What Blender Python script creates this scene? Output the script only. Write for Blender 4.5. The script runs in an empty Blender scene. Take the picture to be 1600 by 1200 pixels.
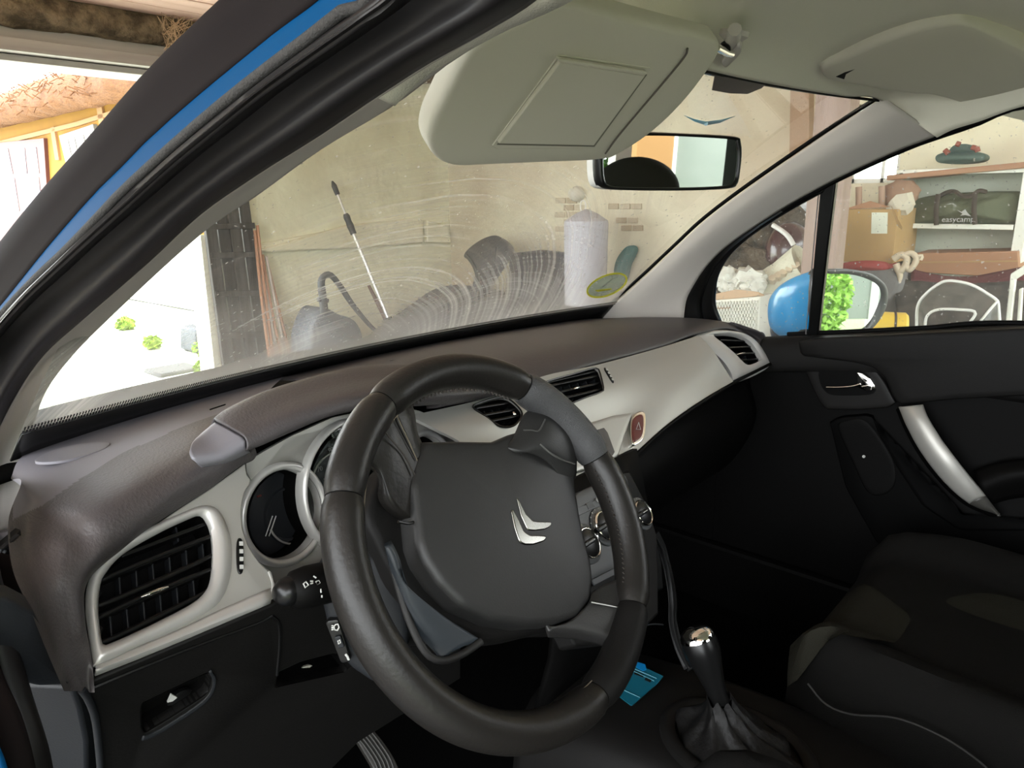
import bpy, bmesh, math, random
from mathutils import Vector as V, Matrix
from mathutils.geometry import tessellate_polygon
random.seed(7)
C = bpy.context.scene.collection
PI = math.pi
# ---------------------------------------------------------------- camera, world, exposure
CAM = V((-.823, -.411, 1.234)); YAW, PITCH, ROLL, F = math.radians(48.45), math.radians(-14.69), math.radians(-.87), 1123.
fw = V((math.sin(YAW)*math.cos(PITCH), math.cos(YAW)*math.cos(PITCH), math.sin(PITCH)))
r0 = V((math.cos(YAW), -math.sin(YAW), 0)); u0 = r0.cross(fw)
rt = r0*math.cos(ROLL)+u0*math.sin(ROLL); up = -r0*math.sin(ROLL)+u0*math.cos(ROLL)
cd = bpy.data.cameras.new('camera'); cam = bpy.data.objects.new('camera', cd); C.objects.link(cam)
M = Matrix((rt, up, -fw)).transposed().to_4x4(); M.translation = CAM
cam.matrix_world = M
cd.sensor_width = 36; cd.lens = F/1600*36; cd.clip_start = .02; cd.clip_end = 200
bpy.context.scene.camera = cam
vs = bpy.context.scene.view_settings
vs.view_transform = 'Standard'; vs.look = 'None'; vs.gamma = 1; vs.use_curve_mapping = False
vs.exposure = 2.1
W_ = bpy.data.worlds.new('sky'); bpy.context.scene.world = W_; W_.use_nodes = True
nt = W_.node_tree; bg = nt.nodes['Background']
tc = nt.nodes.new('ShaderNodeTexCoord'); ns = nt.nodes.new('ShaderNodeTexNoise'); ns.inputs['Scale'].default_value = 3
rp = nt.nodes.new('ShaderNodeValToRGB'); rp.color_ramp.elements[0].color = (.86, .93, 1, 1); rp.color_ramp.elements[1].color = (1, 1, .98, 1)
nt.links.new(tc.outputs['Generated'], ns.inputs['Vector']); nt.links.new(ns.outputs['Fac'], rp.inputs['Fac']); nt.links.new(rp.outputs['Color'], bg.inputs['Color'])
bg.inputs['Strength'].default_value = 2.6
sd = bpy.data.lights.new('sun', 'SUN'); sd.energy = 1.2; sd.angle = .02; sd.color = (1, .93, .8)
sun = bpy.data.objects.new('sun', sd); C.objects.link(sun)
sun.rotation_euler = V((-.45, .75, -1.0)).to_track_quat('-Z', 'Y').to_euler()

# ---------------------------------------------------------------- helpers
def at(px, py, x=None, y=None, z=None, pl=None, off=0.0, d=None):
    "point of the place seen at a pixel of the 1600x1200 photograph, on a plane"
    r = fw + rt*((px-800)/F) - up*((py-600)/F)
    if pl is not None: return CAM + r*((pl.p + pl.n*off - CAM).dot(pl.n)/r.dot(pl.n))
    if d is not None: return CAM + r.normalized()*d
    if x is not None: return CAM + r*((x-CAM.x)/r.x)
    if y is not None: return CAM + r*((y-CAM.y)/r.y)
    return CAM + r*((z-CAM.z)/r.z)
class Pl:
    def __init__(s, a, b, c=None, n=None):
        s.p = a
        s.n = (b-a).cross(c-a).normalized() if n is None else n.normalized()
        if s.n.dot(CAM-a) < 0: s.n = -s.n
    def __call__(s, px, py, off=0): return at(px, py, pl=s, off=off)
    def pts(s, l, off=0): return [s(p[0], p[1], off) for p in l]
def crv(p, n, closed=False):
    "n points along a Catmull-Rom curve through p, evenly by chord"
    p = [V(q) for q in p]; m = len(p)
    if m == 2 and not closed: return [p[0].lerp(p[1], i/(n-1)) for i in range(n)]
    g = (lambda i: p[i % m]) if closed else (lambda i: p[i] if 0 <= i < m else (p[0]*2-p[1] if i < 0 else p[-1]*2-p[-2]))
    dense = []; K = 12; segs = m if closed else m-1
    for i in range(segs):
        a, b, c, d = g(i-1), g(i), g(i+1), g(i+2)
        for k in range(K):
            t = k/K
            dense.append(.5*((2*b)+(c-a)*t+(2*a-5*b+4*c-d)*t*t+(3*b-a-3*c+d)*t**3))
    dense.append(V(p[0]) if closed else V(p[-1]))
    L = [0]
    for a, b in zip(dense, dense[1:]): L.append(L[-1]+(b-a).length)
    out = []; j = 0; cnt = n if closed else n-1
    for i in range(n):
        s = L[-1]*i/cnt
        while j < len(L)-2 and L[j+1] < s: j += 1
        w = (s-L[j])/max(L[j+1]-L[j], 1e-9)
        out.append(dense[j].lerp(dense[j+1], min(w, 1)))
    return out
def crx(p, K):
    "Catmull-Rom curve with K steps between neighbouring control points (centripetal, so it never loops)"
    m = len(p); g = lambda i: p[i] if 0 <= i < m else (p[0]*2-p[1] if i < 0 else p[-1]*2-p[-2])
    out = []
    for i in range(m-1):
        a, b, c, d = g(i-1), g(i), g(i+1), g(i+2)
        t0 = 0; t1 = t0+max((b-a).length, 1e-6)**.5; t2 = t1+max((c-b).length, 1e-6)**.5; t3 = t2+max((d-c).length, 1e-6)**.5
        for k in range(K):
            t = t1+(t2-t1)*k/K
            A1 = a*((t1-t)/(t1-t0))+b*((t-t0)/(t1-t0)); A2 = b*((t2-t)/(t2-t1))+c*((t-t1)/(t2-t1)); A3 = c*((t3-t)/(t3-t2))+d*((t-t2)/(t3-t2))
            B1 = A1*((t2-t)/(t2-t0))+A2*((t-t0)/(t2-t0)); B2 = A2*((t3-t)/(t3-t1))+A3*((t-t1)/(t3-t1))
            out.append(B1*((t2-t)/(t2-t1))+B2*((t-t1)/(t2-t1)))
    out.append(V(p[-1])); return out
def pix(p):
    d = V(p)-CAM; z = d.dot(fw); return 800+F*d.dot(rt)/z, 600-F*d.dot(up)/z
def split(o, pred, name, m, parent, label=None):
    "move the faces that pred picks into a part of their own"
    me = o.data; V_ = [v.co.copy() for v in me.vertices]; fa = []; fb = []
    for p in me.polygons: (fb if pred(p) else fa).append(tuple(p.vertices))
    def mk(fs):
        ids = sorted({i for f in fs for i in f}); mp_ = {a: b for b, a in enumerate(ids)}; return [V_[i] for i in ids], [tuple(mp_[i] for i in f) for f in fs]
    v, f = mk(fb); n = obj(name, v, f, m, parent, label=label, auto=50)
    v, f = mk(fa); me2 = bpy.data.meshes.new(o.name); me2.from_pydata([tuple(q) for q in v], [], f); me2.materials.append(me.materials[0]); me2.shade_smooth(); me2.set_sharp_from_angle(angle=math.radians(50)); o.data = me2
    return n
def cutter(P_, outline, front, depth, n=40, lin_=False):
    return prism('c', [q+P_.n*front for q in (lin if lin_ else crv)(P_.pts(outline, 0), n, True)], P_.n, depth, None)
def lin(p, n, closed=False):
    p = list(p)+([p[0]] if closed else [])
    L = [0]
    for a, b in zip(p, p[1:]): L.append(L[-1]+(b-a).length)
    out = []; j = 0; cnt = n if closed else n-1
    for i in range(n):
        s = L[-1]*i/cnt
        while j < len(L)-2 and L[j+1] < s: j += 1
        out.append(p[j].lerp(p[j+1], min((s-L[j])/max(L[j+1]-L[j], 1e-9), 1)))
    return out
def thing(name, label, cat, loc=(0, 0, 0), group=None):
    o = bpy.data.objects.new(name, None); C.objects.link(o); o.location = loc; o.empty_display_size = .05
    o['label'] = label; o['category'] = cat
    if group: o['group'] = group
    return o
def tag(o, label, cat, group=None):
    o['label'] = label; o['category'] = cat
    if group: o['group'] = group
    return o
def wloc(o):
    l = V(o.location)
    return l
def obj(name, verts, faces, mat, parent=None, smooth=True, label=None, auto=40):
    me = bpy.data.meshes.new(name); me.from_pydata([tuple(v) for v in verts], [], faces); me.update()
    o = bpy.data.objects.new(name, me); C.objects.link(o)
    if mat: me.materials.append(mat)
    if smooth:
        me.shade_smooth()
        if auto:
            try: me.set_sharp_from_angle(angle=math.radians(auto))
            except Exception: pass
    if parent: setpar(o, parent)
    if label: o['label'] = label
    return o
def setpar(o, parent):
    o.parent = parent
    t = V((0, 0, 0)); q = parent
    while q: t += V(q.location); q = q.parent
    if parent.type == 'EMPTY': o.matrix_parent_inverse = Matrix.Translation(-t)
    return o
def fixn(o, ref=None):
    bm = bmesh.new(); bm.from_mesh(o.data); bmesh.ops.recalc_face_normals(bm, faces=bm.faces); bm.to_mesh(o.data); bm.free(); return o
def bevel(o, w, seg=2, ang=35):
    m = o.modifiers.new('bevel', 'BEVEL'); m.width = w; m.segments = seg; m.limit_method = 'ANGLE'; m.angle_limit = math.radians(ang); m.use_clamp_overlap = True; return o
def solid(o, t, off=-1):
    m = o.modifiers.new('solid', 'SOLIDIFY'); m.thickness = t; m.offset = off; return o
def apply(o):
    dg = bpy.context.evaluated_depsgraph_get(); dg.update(); me = bpy.data.meshes.new_from_object(o.evaluated_get(dg))
    o.modifiers.clear(); o.data = me; return o
def cut(o, cutters):
    for c in cutters:
        m = o.modifiers.new('b', 'BOOLEAN'); m.object = c; m.operation = 'DIFFERENCE'; m.solver = 'EXACT'
    apply(o)
    for c in cutters: bpy.data.objects.remove(c, do_unlink=True)
    return o
def loft(name, rows, mat, parent=None, nu=24, nv=16, closed=False, thick=0, label=None, straight=False, cap=False, auto=50, vlin=False):
    "surface through rows of points; nu along a row, nv across rows"
    if not closed and not straight and len({len(r) for r in rows}) == 1 and len(rows[0]) > 2:
        k_ = max(1, round(nu/(len(rows[0])-1))); R = [crx(r, k_) for r in rows]; nu = len(R[0])
    else: R = [(lin if straight else crv)(r, nu, closed) for r in rows]
    if len(R) > 2 and nv and not vlin:
        k_ = max(1, round(nv/(len(R)-1))); cols = [crx([r[i] for r in R], k_) for i in range(nu)]; nv = len(cols[0])
    elif nv: cols = [lin([r[i] for r in R], nv) for i in range(nu)]
    if not nv: cols = [[r[i] for r in R] for i in range(nu)]; nv = len(R)
    vv = [cols[i][j] for j in range(nv) for i in range(nu)]
    fs = []; w = nu if closed else nu-1
    for j in range(nv-1):
        for i in range(w):
            a = j*nu+i; b = j*nu+(i+1) % nu
            fs.append((a, b, b+nu, a+nu))
    if cap:
        fs.append(tuple(range(nu))[::-1]); fs.append(tuple((nv-1)*nu+i for i in range(nu)))
    o = obj(name, vv, fs, mat, parent, label=label, auto=auto)
    # face the camera side
    me = o.data; s = sum(p.normal.dot(CAM-V(p.center)) * p.area for p in me.polygons)
    if cap: fixn(o)
    elif s < 0: me.flip_normals()
    if thick: solid(o, thick)
    return o
def prism(name, pts, n, th, mat, parent=None, bev=0, label=None, seg=2, smooth=True):
    "flat shape with outline pts, its front at pts, going back along -n by th"
    n = n.normalized(); m = len(pts)
    vv = [V(p) for p in pts]+[V(p)-n*th for p in pts]
    tris = tessellate_polygon([vv[:m]])
    fs = [tuple(range(m)), tuple(range(2*m-1, m-1, -1))]+[(i, i+m, (i+1) % m+m, (i+1) % m) for i in range(m)]
    o = obj(name, vv, fs, mat, parent, smooth=smooth, label=label, auto=35)
    fixn(o)
    if bev: bevel(o, bev, seg)
    return o
def pad(name, pts, n, th, mat, parent=None, dome=0.0, edge=.006, label=None, rings=6, nu=64, base=True, inset=None, roundc=True):
    "cushion-like shape: outline pts, side wall th deep, rounded edge, domed front"
    n = n.normalized(); O = (crv if roundc else lin)(pts, nu, True); c = sum(O, V((0, 0, 0)))/nu
    prof = [(0, -th), (0, -edge)]
    for k in range(1, 4):
        a = k/3*PI/2; prof.append((edge*(1-math.cos(a)), -edge+edge*math.sin(a)))
    vv = []; 
    size = sum((p-c).length for p in O)/nu
    for ins, h in prof:
        for p in O:
            dd = (p-c); q = p-dd.normalized()*ins*min(1, dd.length/size*1.0); vv.append(q+n*h)
    last = len(prof)
    base_ring = [vv[(last-1)*nu+i] for i in range(nu)]
    for k in range(1, rings+1):
        s = 1-k/(rings+1)
        for p in base_ring: vv.append(c+(p-c)*s+n*((c-p).dot(n)*0+dome*(1-s*s)))
    vv.append(c+n*(dome))
    fs = []; R = last+rings
    for j in range(R-1):
        for i in range(nu): fs.append((j*nu+i, j*nu+(i+1) % nu, (j+1)*nu+(i+1) % nu, (j+1)*nu+i))
    e = len(vv)-1
    for i in range(nu): fs.append(((R-1)*nu+i, (R-1)*nu+(i+1) % nu, e))
    fs.append(tuple(range(nu))[::-1])
    o = obj(name, vv, fs, mat, parent, label=label, auto=60); fixn(o); return o
def tube(name, pts, rad, mat, parent=None, n=None, res=10, closed=False, label=None, smooth=True, flat=1.0, upv=None):
    P = crv(pts, n, closed) if n else [V(p) for p in pts]
    m = len(P); rr = rad if isinstance(rad, (list, tuple)) else [rad]*m
    if len(rr) != m: rr = [rr[min(int(i/(m-1)*(len(rr)-1)), len(rr)-2)]*(1-((i/(m-1)*(len(rr)-1)) % 1 if i < m-1 else 1))+rr[min(int(i/(m-1)*(len(rr)-1)), len(rr)-2)+1]*((i/(m-1)*(len(rr)-1)) % 1 if i < m-1 else 1) for i in range(m)]
    vv = []; prev = None
    for i in range(m):
        a = P[(i-1) % m] if (closed or i) else P[i]; b = P[(i+1) % m] if (closed or i < m-1) else P[i]
        t = (b-a).normalized()
        if upv is not None: s = t.cross(upv).normalized()
        elif prev is None: s = t.cross(V((0, 0, 1)) if abs(t.z) < .9 else V((1, 0, 0))).normalized()
        else: s = (prev-t*prev.dot(t)).normalized()
        prev = s; w = t.cross(s)
        for k in range(res):
            an = 2*PI*k/res; vv.append(P[i]+s*math.cos(an)*rr[i]+w*math.sin(an)*rr[i]*flat)
    fs = []; S = m if closed else m-1
    for i in range(S):
        for k in range(res):
            fs.append((i*res+k, i*res+(k+1) % res, ((i+1) % m)*res+(k+1) % res, ((i+1) % m)*res+k))
    if not closed: fs += [tuple(range(res))[::-1], tuple((m-1)*res+k for k in range(res))]
    o = obj(name, vv, fs, mat, parent, label=label, auto=50, smooth=smooth); fixn(o); return o
def box(name, c, ax, ay, az, mat, parent=None, bev=0, label=None):
    "box around c with half-axis vectors"
    c = V(c); ax, ay, az = V(ax), V(ay), V(az)
    vv = [c+ax*i+ay*j+az*k for i in (-1, 1) for j in (-1, 1) for k in (-1, 1)]
    fs = [(0, 1, 3, 2), (4, 6, 7, 5), (0, 4, 5, 1), (2, 3, 7, 6), (0, 2, 6, 4), (1, 5, 7, 3)]
    o = obj(name, vv, fs, mat, parent, smooth=False, label=label); fixn(o)
    if bev: bevel(o, bev, 2)
    return o
def bx(name, x0, x1, y0, y1, z0, z1, mat, parent=None, bev=0, label=None):
    return box(name, ((x0+x1)/2, (y0+y1)/2, (z0+z1)/2), ((x1-x0)/2, 0, 0), (0, (y1-y0)/2, 0), (0, 0, (z1-z0)/2), mat, parent, bev, label)
def slat(name, A, B, w, depth, n, mat, parent=None, label=None, bev=.0006):
    "thin blade from A to B, w high, depth deep behind A-B"
    t = (B-A); h = n.cross(t).normalized()
    return box(name, (A+B)/2-n*depth/2, t/2, h*w/2, n*depth/2, mat, parent, bev, label)
def lathe(name, c, axis, prof, mat, parent=None, seg=32, label=None, cap=True, auto=40):
    axis = V(axis).normalized(); s = axis.cross(V((0, 0, 1)) if abs(axis.z) < .9 else V((1, 0, 0))).normalized(); w = axis.cross(s); c = V(c)
    vv = [c+axis*h+(s*math.cos(2*PI*k/seg)+w*math.sin(2*PI*k/seg))*r for r, h in prof for k in range(seg)]
    fs = [(i*seg+k, i*seg+(k+1) % seg, (i+1)*seg+(k+1) % seg, (i+1)*seg+k) for i in range(len(prof)-1) for k in range(seg)]
    if cap: fs += [tuple(range(seg))[::-1], tuple((len(prof)-1)*seg+k for k in range(seg))]
    o = obj(name, vv, fs, mat, parent, label=label, auto=auto); fixn(o); return o
def blob(name, c, r, mat, parent=None, amp=.12, fr=3., seed=0, sub=3, label=None, smooth=True):
    from mathutils import noise
    bm = bmesh.new(); bmesh.ops.create_icosphere(bm, subdivisions=sub, radius=1)
    vv = []
    for v in bm.verts:
        k = 1+amp*noise.noise(v.co*fr+V((seed*7.3, seed*3.1, 0)))*2
        vv.append(V((c[0]+v.co.x*r[0]*k, c[1]+v.co.y*r[1]*k, c[2]+v.co.z*r[2]*k)))
    fs = [tuple(v.index for v in f.verts) for f in bm.faces]; bm.free()
    return obj(name, vv, fs, mat, parent, label=label, auto=80 if smooth else 0, smooth=smooth)
def ring2(name, A, B, mat, parent=None, nu=72, depth=0, n=None, label=None, crown=0, smoothc=True):
    "band between closed outlines A (outer) and B (inner), with a crown and a back wall"
    f = crv if smoothc else lin
    a = f(A, nu, True); b0 = f(B, nu*3, True)
    # align by nearest
    k0 = min(range(len(b0)), key=lambda k: (b0[k]-a[0]).length); b = [b0[(k0+3*i) % len(b0)] for i in range(nu)]
    rows = [a, b] if not crown else [a]+[[p.lerp(q, t)+n*crown*math.sin(PI*t) for p, q in zip(a, b)] for t in (.2, .4, .6, .8)]+[b]
    if depth: rows = [[p-n*depth for p in a]]+rows+[[p-n*depth for p in b]]
    vv = [p for r in rows for p in r]; fs = [(j*nu+i, j*nu+(i+1) % nu, (j+1)*nu+(i+1) % nu, (j+1)*nu+i) for j in range(len(rows)-1) for i in range(nu)]
    o = obj(name, vv, fs, mat, parent, label=label, auto=50); me = o.data
    s = sum(p.normal.dot(n if n else CAM-V(p.center))*p.area for p in me.polygons)
    if s < 0: me.flip_normals()
    return o
def well(name, pts, n, depth, mat, parent=None, nu=48, smoothc=True, label=None):
    "recess: side wall and back plate behind the outline"
    O = (crv if smoothc else lin)(pts, nu, True)
    vv = O+[p-n*depth for p in O]; fs = [(i, (i+1) % nu, nu+(i+1) % nu, nu+i) for i in range(nu)]+[tuple(nu+i for i in range(nu))]
    return obj(name, vv, fs, mat, parent, label=label, auto=30)
def text(name, s, p, xdir, n, size, mat, parent=None, ext=.0003, align='CENTER'):
    cu = bpy.data.curves.new(name, 'FONT'); cu.body = s; cu.size = size; cu.extrude = ext; cu.align_x = align; cu.align_y = 'CENTER'
    t = bpy.data.objects.new('tmp', cu); C.objects.link(t)
    dg = bpy.context.evaluated_depsgraph_get(); dg.update(); me = bpy.data.meshes.new_from_object(t.evaluated_get(dg)); bpy.data.objects.remove(t, do_unlink=True)
    X = V(xdir).normalized(); N = (V(n)-X*V(n).dot(X)).normalized(); Y = N.cross(X)
    mt = Matrix((X, Y, N)).transposed().to_4x4(); mt.translation = V(p); me.transform(mt)
    me.materials.clear(); me.materials.append(mat)
    o = bpy.data.objects.new(name, me); C.objects.link(o)
    if parent: setpar(o, parent)
    return o
def join_objs(name, objs, mat, parent, kind=None):
    vv = []; fs = []
    for o in objs:
        b = len(vv); vv += [v.co.copy() for v in o.data.vertices]; fs += [tuple(b+i for i in p.vertices) for p in o.data.polygons]
        bpy.data.objects.remove(o, do_unlink=True)
    r = obj(name, vv, fs, mat, parent, smooth=False)
    if kind: r['kind'] = kind
    return r
# ---------------------------------------------------------------- materials
def s2l(c): return tuple(((x/255)/12.92 if x/255 <= .04045 else ((x/255+.055)/1.055)**2.4) for x in c)
def mat(name, col, rough=.5, metal=0, coat=0, bump=None, vary=None, spec=.5, sheen=0, trans=0, emit=None, bscale=(1, 1, 1)):
    "col linear RGB; bump=(scale, strength, dist); vary=(scale, colour2, contrast)"
    m = bpy.data.materials.new(name); m.use_nodes = True; t = m.node_tree; b = t.nodes['Principled BSDF']
    b.inputs['Base Color'].default_value = (*col, 1); b.inputs['Roughness'].default_value = rough; b.inputs['Metallic'].default_value = metal
    b.inputs['Coat Weight'].default_value = coat; b.inputs['Coat Roughness'].default_value = .05; b.inputs['Specular IOR Level'].default_value = spec
    b.inputs['Sheen Weight'].default_value = sheen; b.inputs['Transmission Weight'].default_value = trans
    if emit: b.inputs['Emission Color'].default_value = (*emit[0], 1); b.inputs['Emission Strength'].default_value = emit[1]
    if bump or vary:
        co = t.nodes.new('ShaderNodeTexCoord'); mp = t.nodes.new('ShaderNodeMapping'); mp.inputs['Scale'].default_value = bscale
        t.links.new(co.outputs['Object'], mp.inputs['Vector'])
    if bump:
        n = t.nodes.new('ShaderNodeTexNoise'); n.inputs['Scale'].default_value = bump[0]; n.inputs['Detail'].default_value = 4
        t.links.new(mp.outputs[0], n.inputs['Vector'])
        bu = t.nodes.new('ShaderNodeBump'); bu.inputs['Strength'].default_value = bump[1]; bu.inputs['Distance'].default_value = bump[2]
        t.links.new(n.outputs['Fac'], bu.inputs['Height']); t.links.new(bu.outputs[0], b.inputs['Normal'])
    if vary:
        n = t.nodes.new('ShaderNodeTexNoise'); n.inputs['Scale'].default_value = vary[0]; n.inputs['Detail'].default_value = 5
        t.links.new(mp.outputs[0], n.inputs['Vector'])
        r = t.nodes.new('ShaderNodeValToRGB'); k = vary[2]; r.color_ramp.elements[0].position = .5-k; r.color_ramp.elements[1].position = .5+k
        r.color_ramp.elements[0].color = (*col, 1); r.color_ramp.elements[1].color = (*vary[1], 1)
        t.links.new(n.outputs['Fac'], r.inputs['Fac']); t.links.new(r.outputs[0], b.inputs['Base Color'])
    return m
DASH = mat('grained_dash_plastic', (.052, .046, .047), .5, bump=(420, .5, .0012), bscale=(1, .45, 1), spec=.45)
DASHS = mat('smooth_dash_plastic', (.14, .132, .148), .55, bump=(300, .15, .0005), spec=.5)
HOODC = mat('hood_cap_plastic', (.15, .145, .162), .5, bump=(400, .2, .0006))
BLACK = mat('black_plastic', (.0016, .0015, .0014), .6, spec=.09, bump=(500, .25, .0005))
BLACKG = mat('glossy_black', (.004, .004, .004), .3, spec=.3)
DARK = mat('dark_lower_plastic', (.0052, .0049, .0046), .55, spec=.14, bump=(450, .3, .0006))
DARKB = mat('charcoal_plastic', (.009, .010, .0115), .52, spec=.25, bump=(450, .3, .0006))
SILVER = mat('satin_silver_paint', (.36, .35, .32), .42, metal=.45, vary=(2, (.33, .325, .30), .3))
SILVL = mat('bright_satin_paint', (.44, .43, .41), .36, metal=.4)
CHROME = mat('chrome', (.88, .87, .82), .08, metal=1)
LEATH = mat('black_leather', (.010, .009, .008), .38, bump=(260, .35, .0008), spec=.27)
WORN = mat('worn_rim_plastic', (.032, .032, .033), .42, bump=(900, .8, .0012), spec=.45)
HUBM = mat('hub_cover_plastic', (.0100, .0097, .0094), .52, bump=(600, .3, .0005), spec=.5)
HUBB = mat('hub_shell_plastic', (.020, .026, .032), .5)
STITCH = mat('pale_thread', (.10, .08, .055), .8)
STITCHD = mat('dark_thread', (.02, .015, .012), .8)
BEIGE = mat('beige_headliner_fabric', (.66, .635, .54), .9, bump=(900, .5, .0006))
BEIGEP = mat('beige_pillar_plastic', (.44, .41, .375), .6, spec=.3, bump=(600, .15, .0003))
VISORM = mat('beige_visor_vinyl', (.54, .515, .43), .8, spec=.2, bump=(900, .3, .0003))
RUBBER = mat('black_rubber', (.008, .007, .007), .42, spec=.35, bump=(60, .1, .001))
SEALF = mat('fuzzy_seal', (.014, .012, .011), .85, bump=(700, 1, .001), vary=(300, (.02, .018, .016), .2))
PLUM = mat('dark_pillar_moulding', (.009, .007, .007), .8, spec=.05)
PAINT = mat('blue_car_paint', (.0, .035, .10), .6, spec=.06)
MPAINT = mat('bright_blue_mirror_paint', (.0, .27, .62), .3, coat=.6)
SEATF = mat('black_seat_fabric', (.004, .0038, .0034), .95, spec=.1, bump=(900, .6, .001))
SEATG = mat('grey_seat_fabric', (.013, .0125, .009), .95, spec=.1, bump=(900, .8, .001))
CARPET = mat('car_carpet', (.002, .002, .002), .95, spec=.05, bump=(800, .8, .002))
MIRG = mat('mirror_glass', (.86, .90, .88), .015, metal=1)
REDB = mat('red_switch', (.09, .016, .014), .3)
WHITEI = mat('white_print', (.42, .42, .40), .5)
GREYI = mat('grey_print', (.35, .35, .34), .5)
def glass(name, base=.05, dustcol=(.92, .91, .86), rings=(), low=None, haze=.0, specks=.25, tint=(.98, 1., .985)):
    m = bpy.data.materials.new(name); m.use_nodes = True; t = m.node_tree; N = t.nodes; L = t.links
    for n in list(N): N.remove(n)
    out = N.new('ShaderNodeOutputMaterial'); tr = N.new('ShaderNodeBsdfTransparent'); tr.inputs[0].default_value = (*tint, 1)
    gl = N.new('ShaderNodeBsdfGlossy'); gl.inputs['Roughness'].default_value = .01; fr = N.new('ShaderNodeFresnel'); fr.inputs['IOR'].default_value = 1.35
    m1 = N.new('ShaderNodeMixShader'); L.new(fr.outputs[0], m1.inputs[0]); L.new(tr.outputs[0], m1.inputs[1]); L.new(gl.outputs[0], m1.inputs[2])
    df = N.new('ShaderNodeBsdfDiffuse'); df.inputs[0].default_value = (*dustcol, 1); tl = N.new('ShaderNodeBsdfTranslucent'); tl.inputs[0].default_value = (*dustcol, 1)
    m2 = N.new('ShaderNodeMixShader'); m2.inputs[0].default_value = .55; L.new(df.outputs[0], m2.inputs[1]); L.new(tl.outputs[0], m2.inputs[2])
    m3 = N.new('ShaderNodeMixShader'); L.new(m1.outputs[0], m3.inputs[1]); L.new(m2.outputs[0], m3.inputs[2]); L.new(m3.outputs[0], out.inputs[0])
    co = N.new('ShaderNodeTexCoord')
    def math_(op, a, b=None, c=None):
        n = N.new('ShaderNodeMath'); n.operation = op
        for i, v in enumerate((a, b, c)):
            if v is None: continue
            if isinstance(v, (int, float)): n.inputs[i].default_value = v
            else: L.new(v, n.inputs[i])
        return n.outputs[0]
    def noise(sc, det=3, vec=None):
        n = N.new('ShaderNodeTexNoise'); n.inputs['Scale'].default_value = sc; n.inputs['Detail'].default_value = det
        L.new(vec or co.outputs['Object'], n.inputs['Vector']); return n.outputs['Fac']
    tot = base
    for (c, r0_, r1_, amp, dens) in rings:
        vm = N.new('ShaderNodeVectorMath'); vm.operation = 'DISTANCE'; L.new(co.outputs['Object'], vm.inputs[0]); vm.inputs[1].default_value = c
        w = math_('ADD', vm.outputs['Value'], math_('MULTIPLY', noise(4), .03))
        cx = N.new('ShaderNodeCombineXYZ'); L.new(math_('MULTIPLY', w, dens), cx.inputs[0]); L.new(math_('MULTIPLY', noise(1.2), 1.2), cx.inputs[1])
        f = math_('POWER', noise(1., 6, cx.outputs[0]), 3.2)
        ma = N.new('ShaderNodeMapRange'); ma.interpolation_type = 'SMOOTHSTEP'; L.new(vm.outputs['Value'], ma.inputs[0]); ma.inputs[1].default_value = r0_; ma.inputs[2].default_value = r0_+.06
        mb = N.new('ShaderNodeMapRange'); mb.interpolation_type = 'SMOOTHSTEP'; L.new(vm.outputs['Value'], mb.inputs[0]); mb.inputs[1].default_value = r1_-.05; mb.inputs[2].default_value = r1_; mb.inputs[3].default_value = 1; mb.inputs[4].default_value = 0
        pat = N.new('ShaderNodeMapRange'); L.new(noise(3.5, 2), pat.inputs[0]); pat.inputs[1].default_value = .35; pat.inputs[2].default_value = .62
        k = math_('MULTIPLY', math_('MULTIPLY', math_('MULTIPLY', f, amp), ma.outputs[0]), math_('MULTIPLY', mb.outputs[0], pat.outputs[0]))
        tot = math_('ADD', k, tot)
    if low:   # (axis z): dirt gathering towards the foot of the pane
        sx = N.new('ShaderNodeSeparateXYZ'); L.new(co.outputs['Object'], sx.inputs[0])
        mr = N.new('ShaderNodeMapRange'); L.new(sx.outputs[2], mr.inputs[0]); mr.inputs[1].default_value = low[0]; mr.inputs[2].default_value = low[1]; mr.inputs[3].default_value = low[2]; mr.inputs[4].default_value = 0
        tot = math_('ADD', math_('MULTIPLY', math_('POWER', mr.outputs[0], 1.5), math_('ADD', noise(5), .5)), tot)
    sp = N.new('ShaderNodeMapRange'); L.new(noise(160, 1), sp.inputs[0]); sp.inputs[1].default_value = .70; sp.inputs[2].default_value = .76; sp.inputs[4].default_value = specks
    tot = math_('ADD', tot, sp.outputs[0]); tot = math_('MINIMUM', tot, .8); L.new(tot, m3.inputs[0])
    return m
WSG = glass('windscreen_glass', .02, rings=(((-.14, .68, .88), .12, .80, 1.2, 170), ((-.40, .60, .94), .03, .26, 1.0, 190), ((.22, .64, .90), .08, .45, .35, 150)), low=(.94, 1.16, .60))
SIDEG = glass('side_window_glass', .035, specks=.30)
CLEAR = glass('clear_plastic', .10, specks=.1)
LENS = glass('gauge_lens', .0, specks=0)

# ================================================================ SETTING: the garage
def struct(o): o['kind'] = 'structure'; return o
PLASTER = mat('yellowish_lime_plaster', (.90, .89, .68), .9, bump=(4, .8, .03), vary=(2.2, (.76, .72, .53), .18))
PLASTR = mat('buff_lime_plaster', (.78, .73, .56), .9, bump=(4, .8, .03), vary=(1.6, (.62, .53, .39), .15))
CONC = mat('concrete', (.16, .15, .14), .85, vary=(2, (.10, .095, .09), .2), bump=(20, .3, .01))
PINKW = mat('pinkish_boards', (.80, .56, .47), .7, vary=(3, (.64, .42, .34), .2), bscale=(.3, 4, 4), bump=(20, .3, .003))
BARK = mat('rough_bark', (.26, .19, .12), .95, vary=(14, (.09, .065, .04), .14), bump=(25, 1, .04))
LINT = mat('grey_painted_wood', (.44, .41, .38), .6, vary=(8, (.36, .33, .31), .2), bscale=(.2, 1, 4))
WALLY = 4.2; WALLX = 3.6
fy = PLASTER
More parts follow.
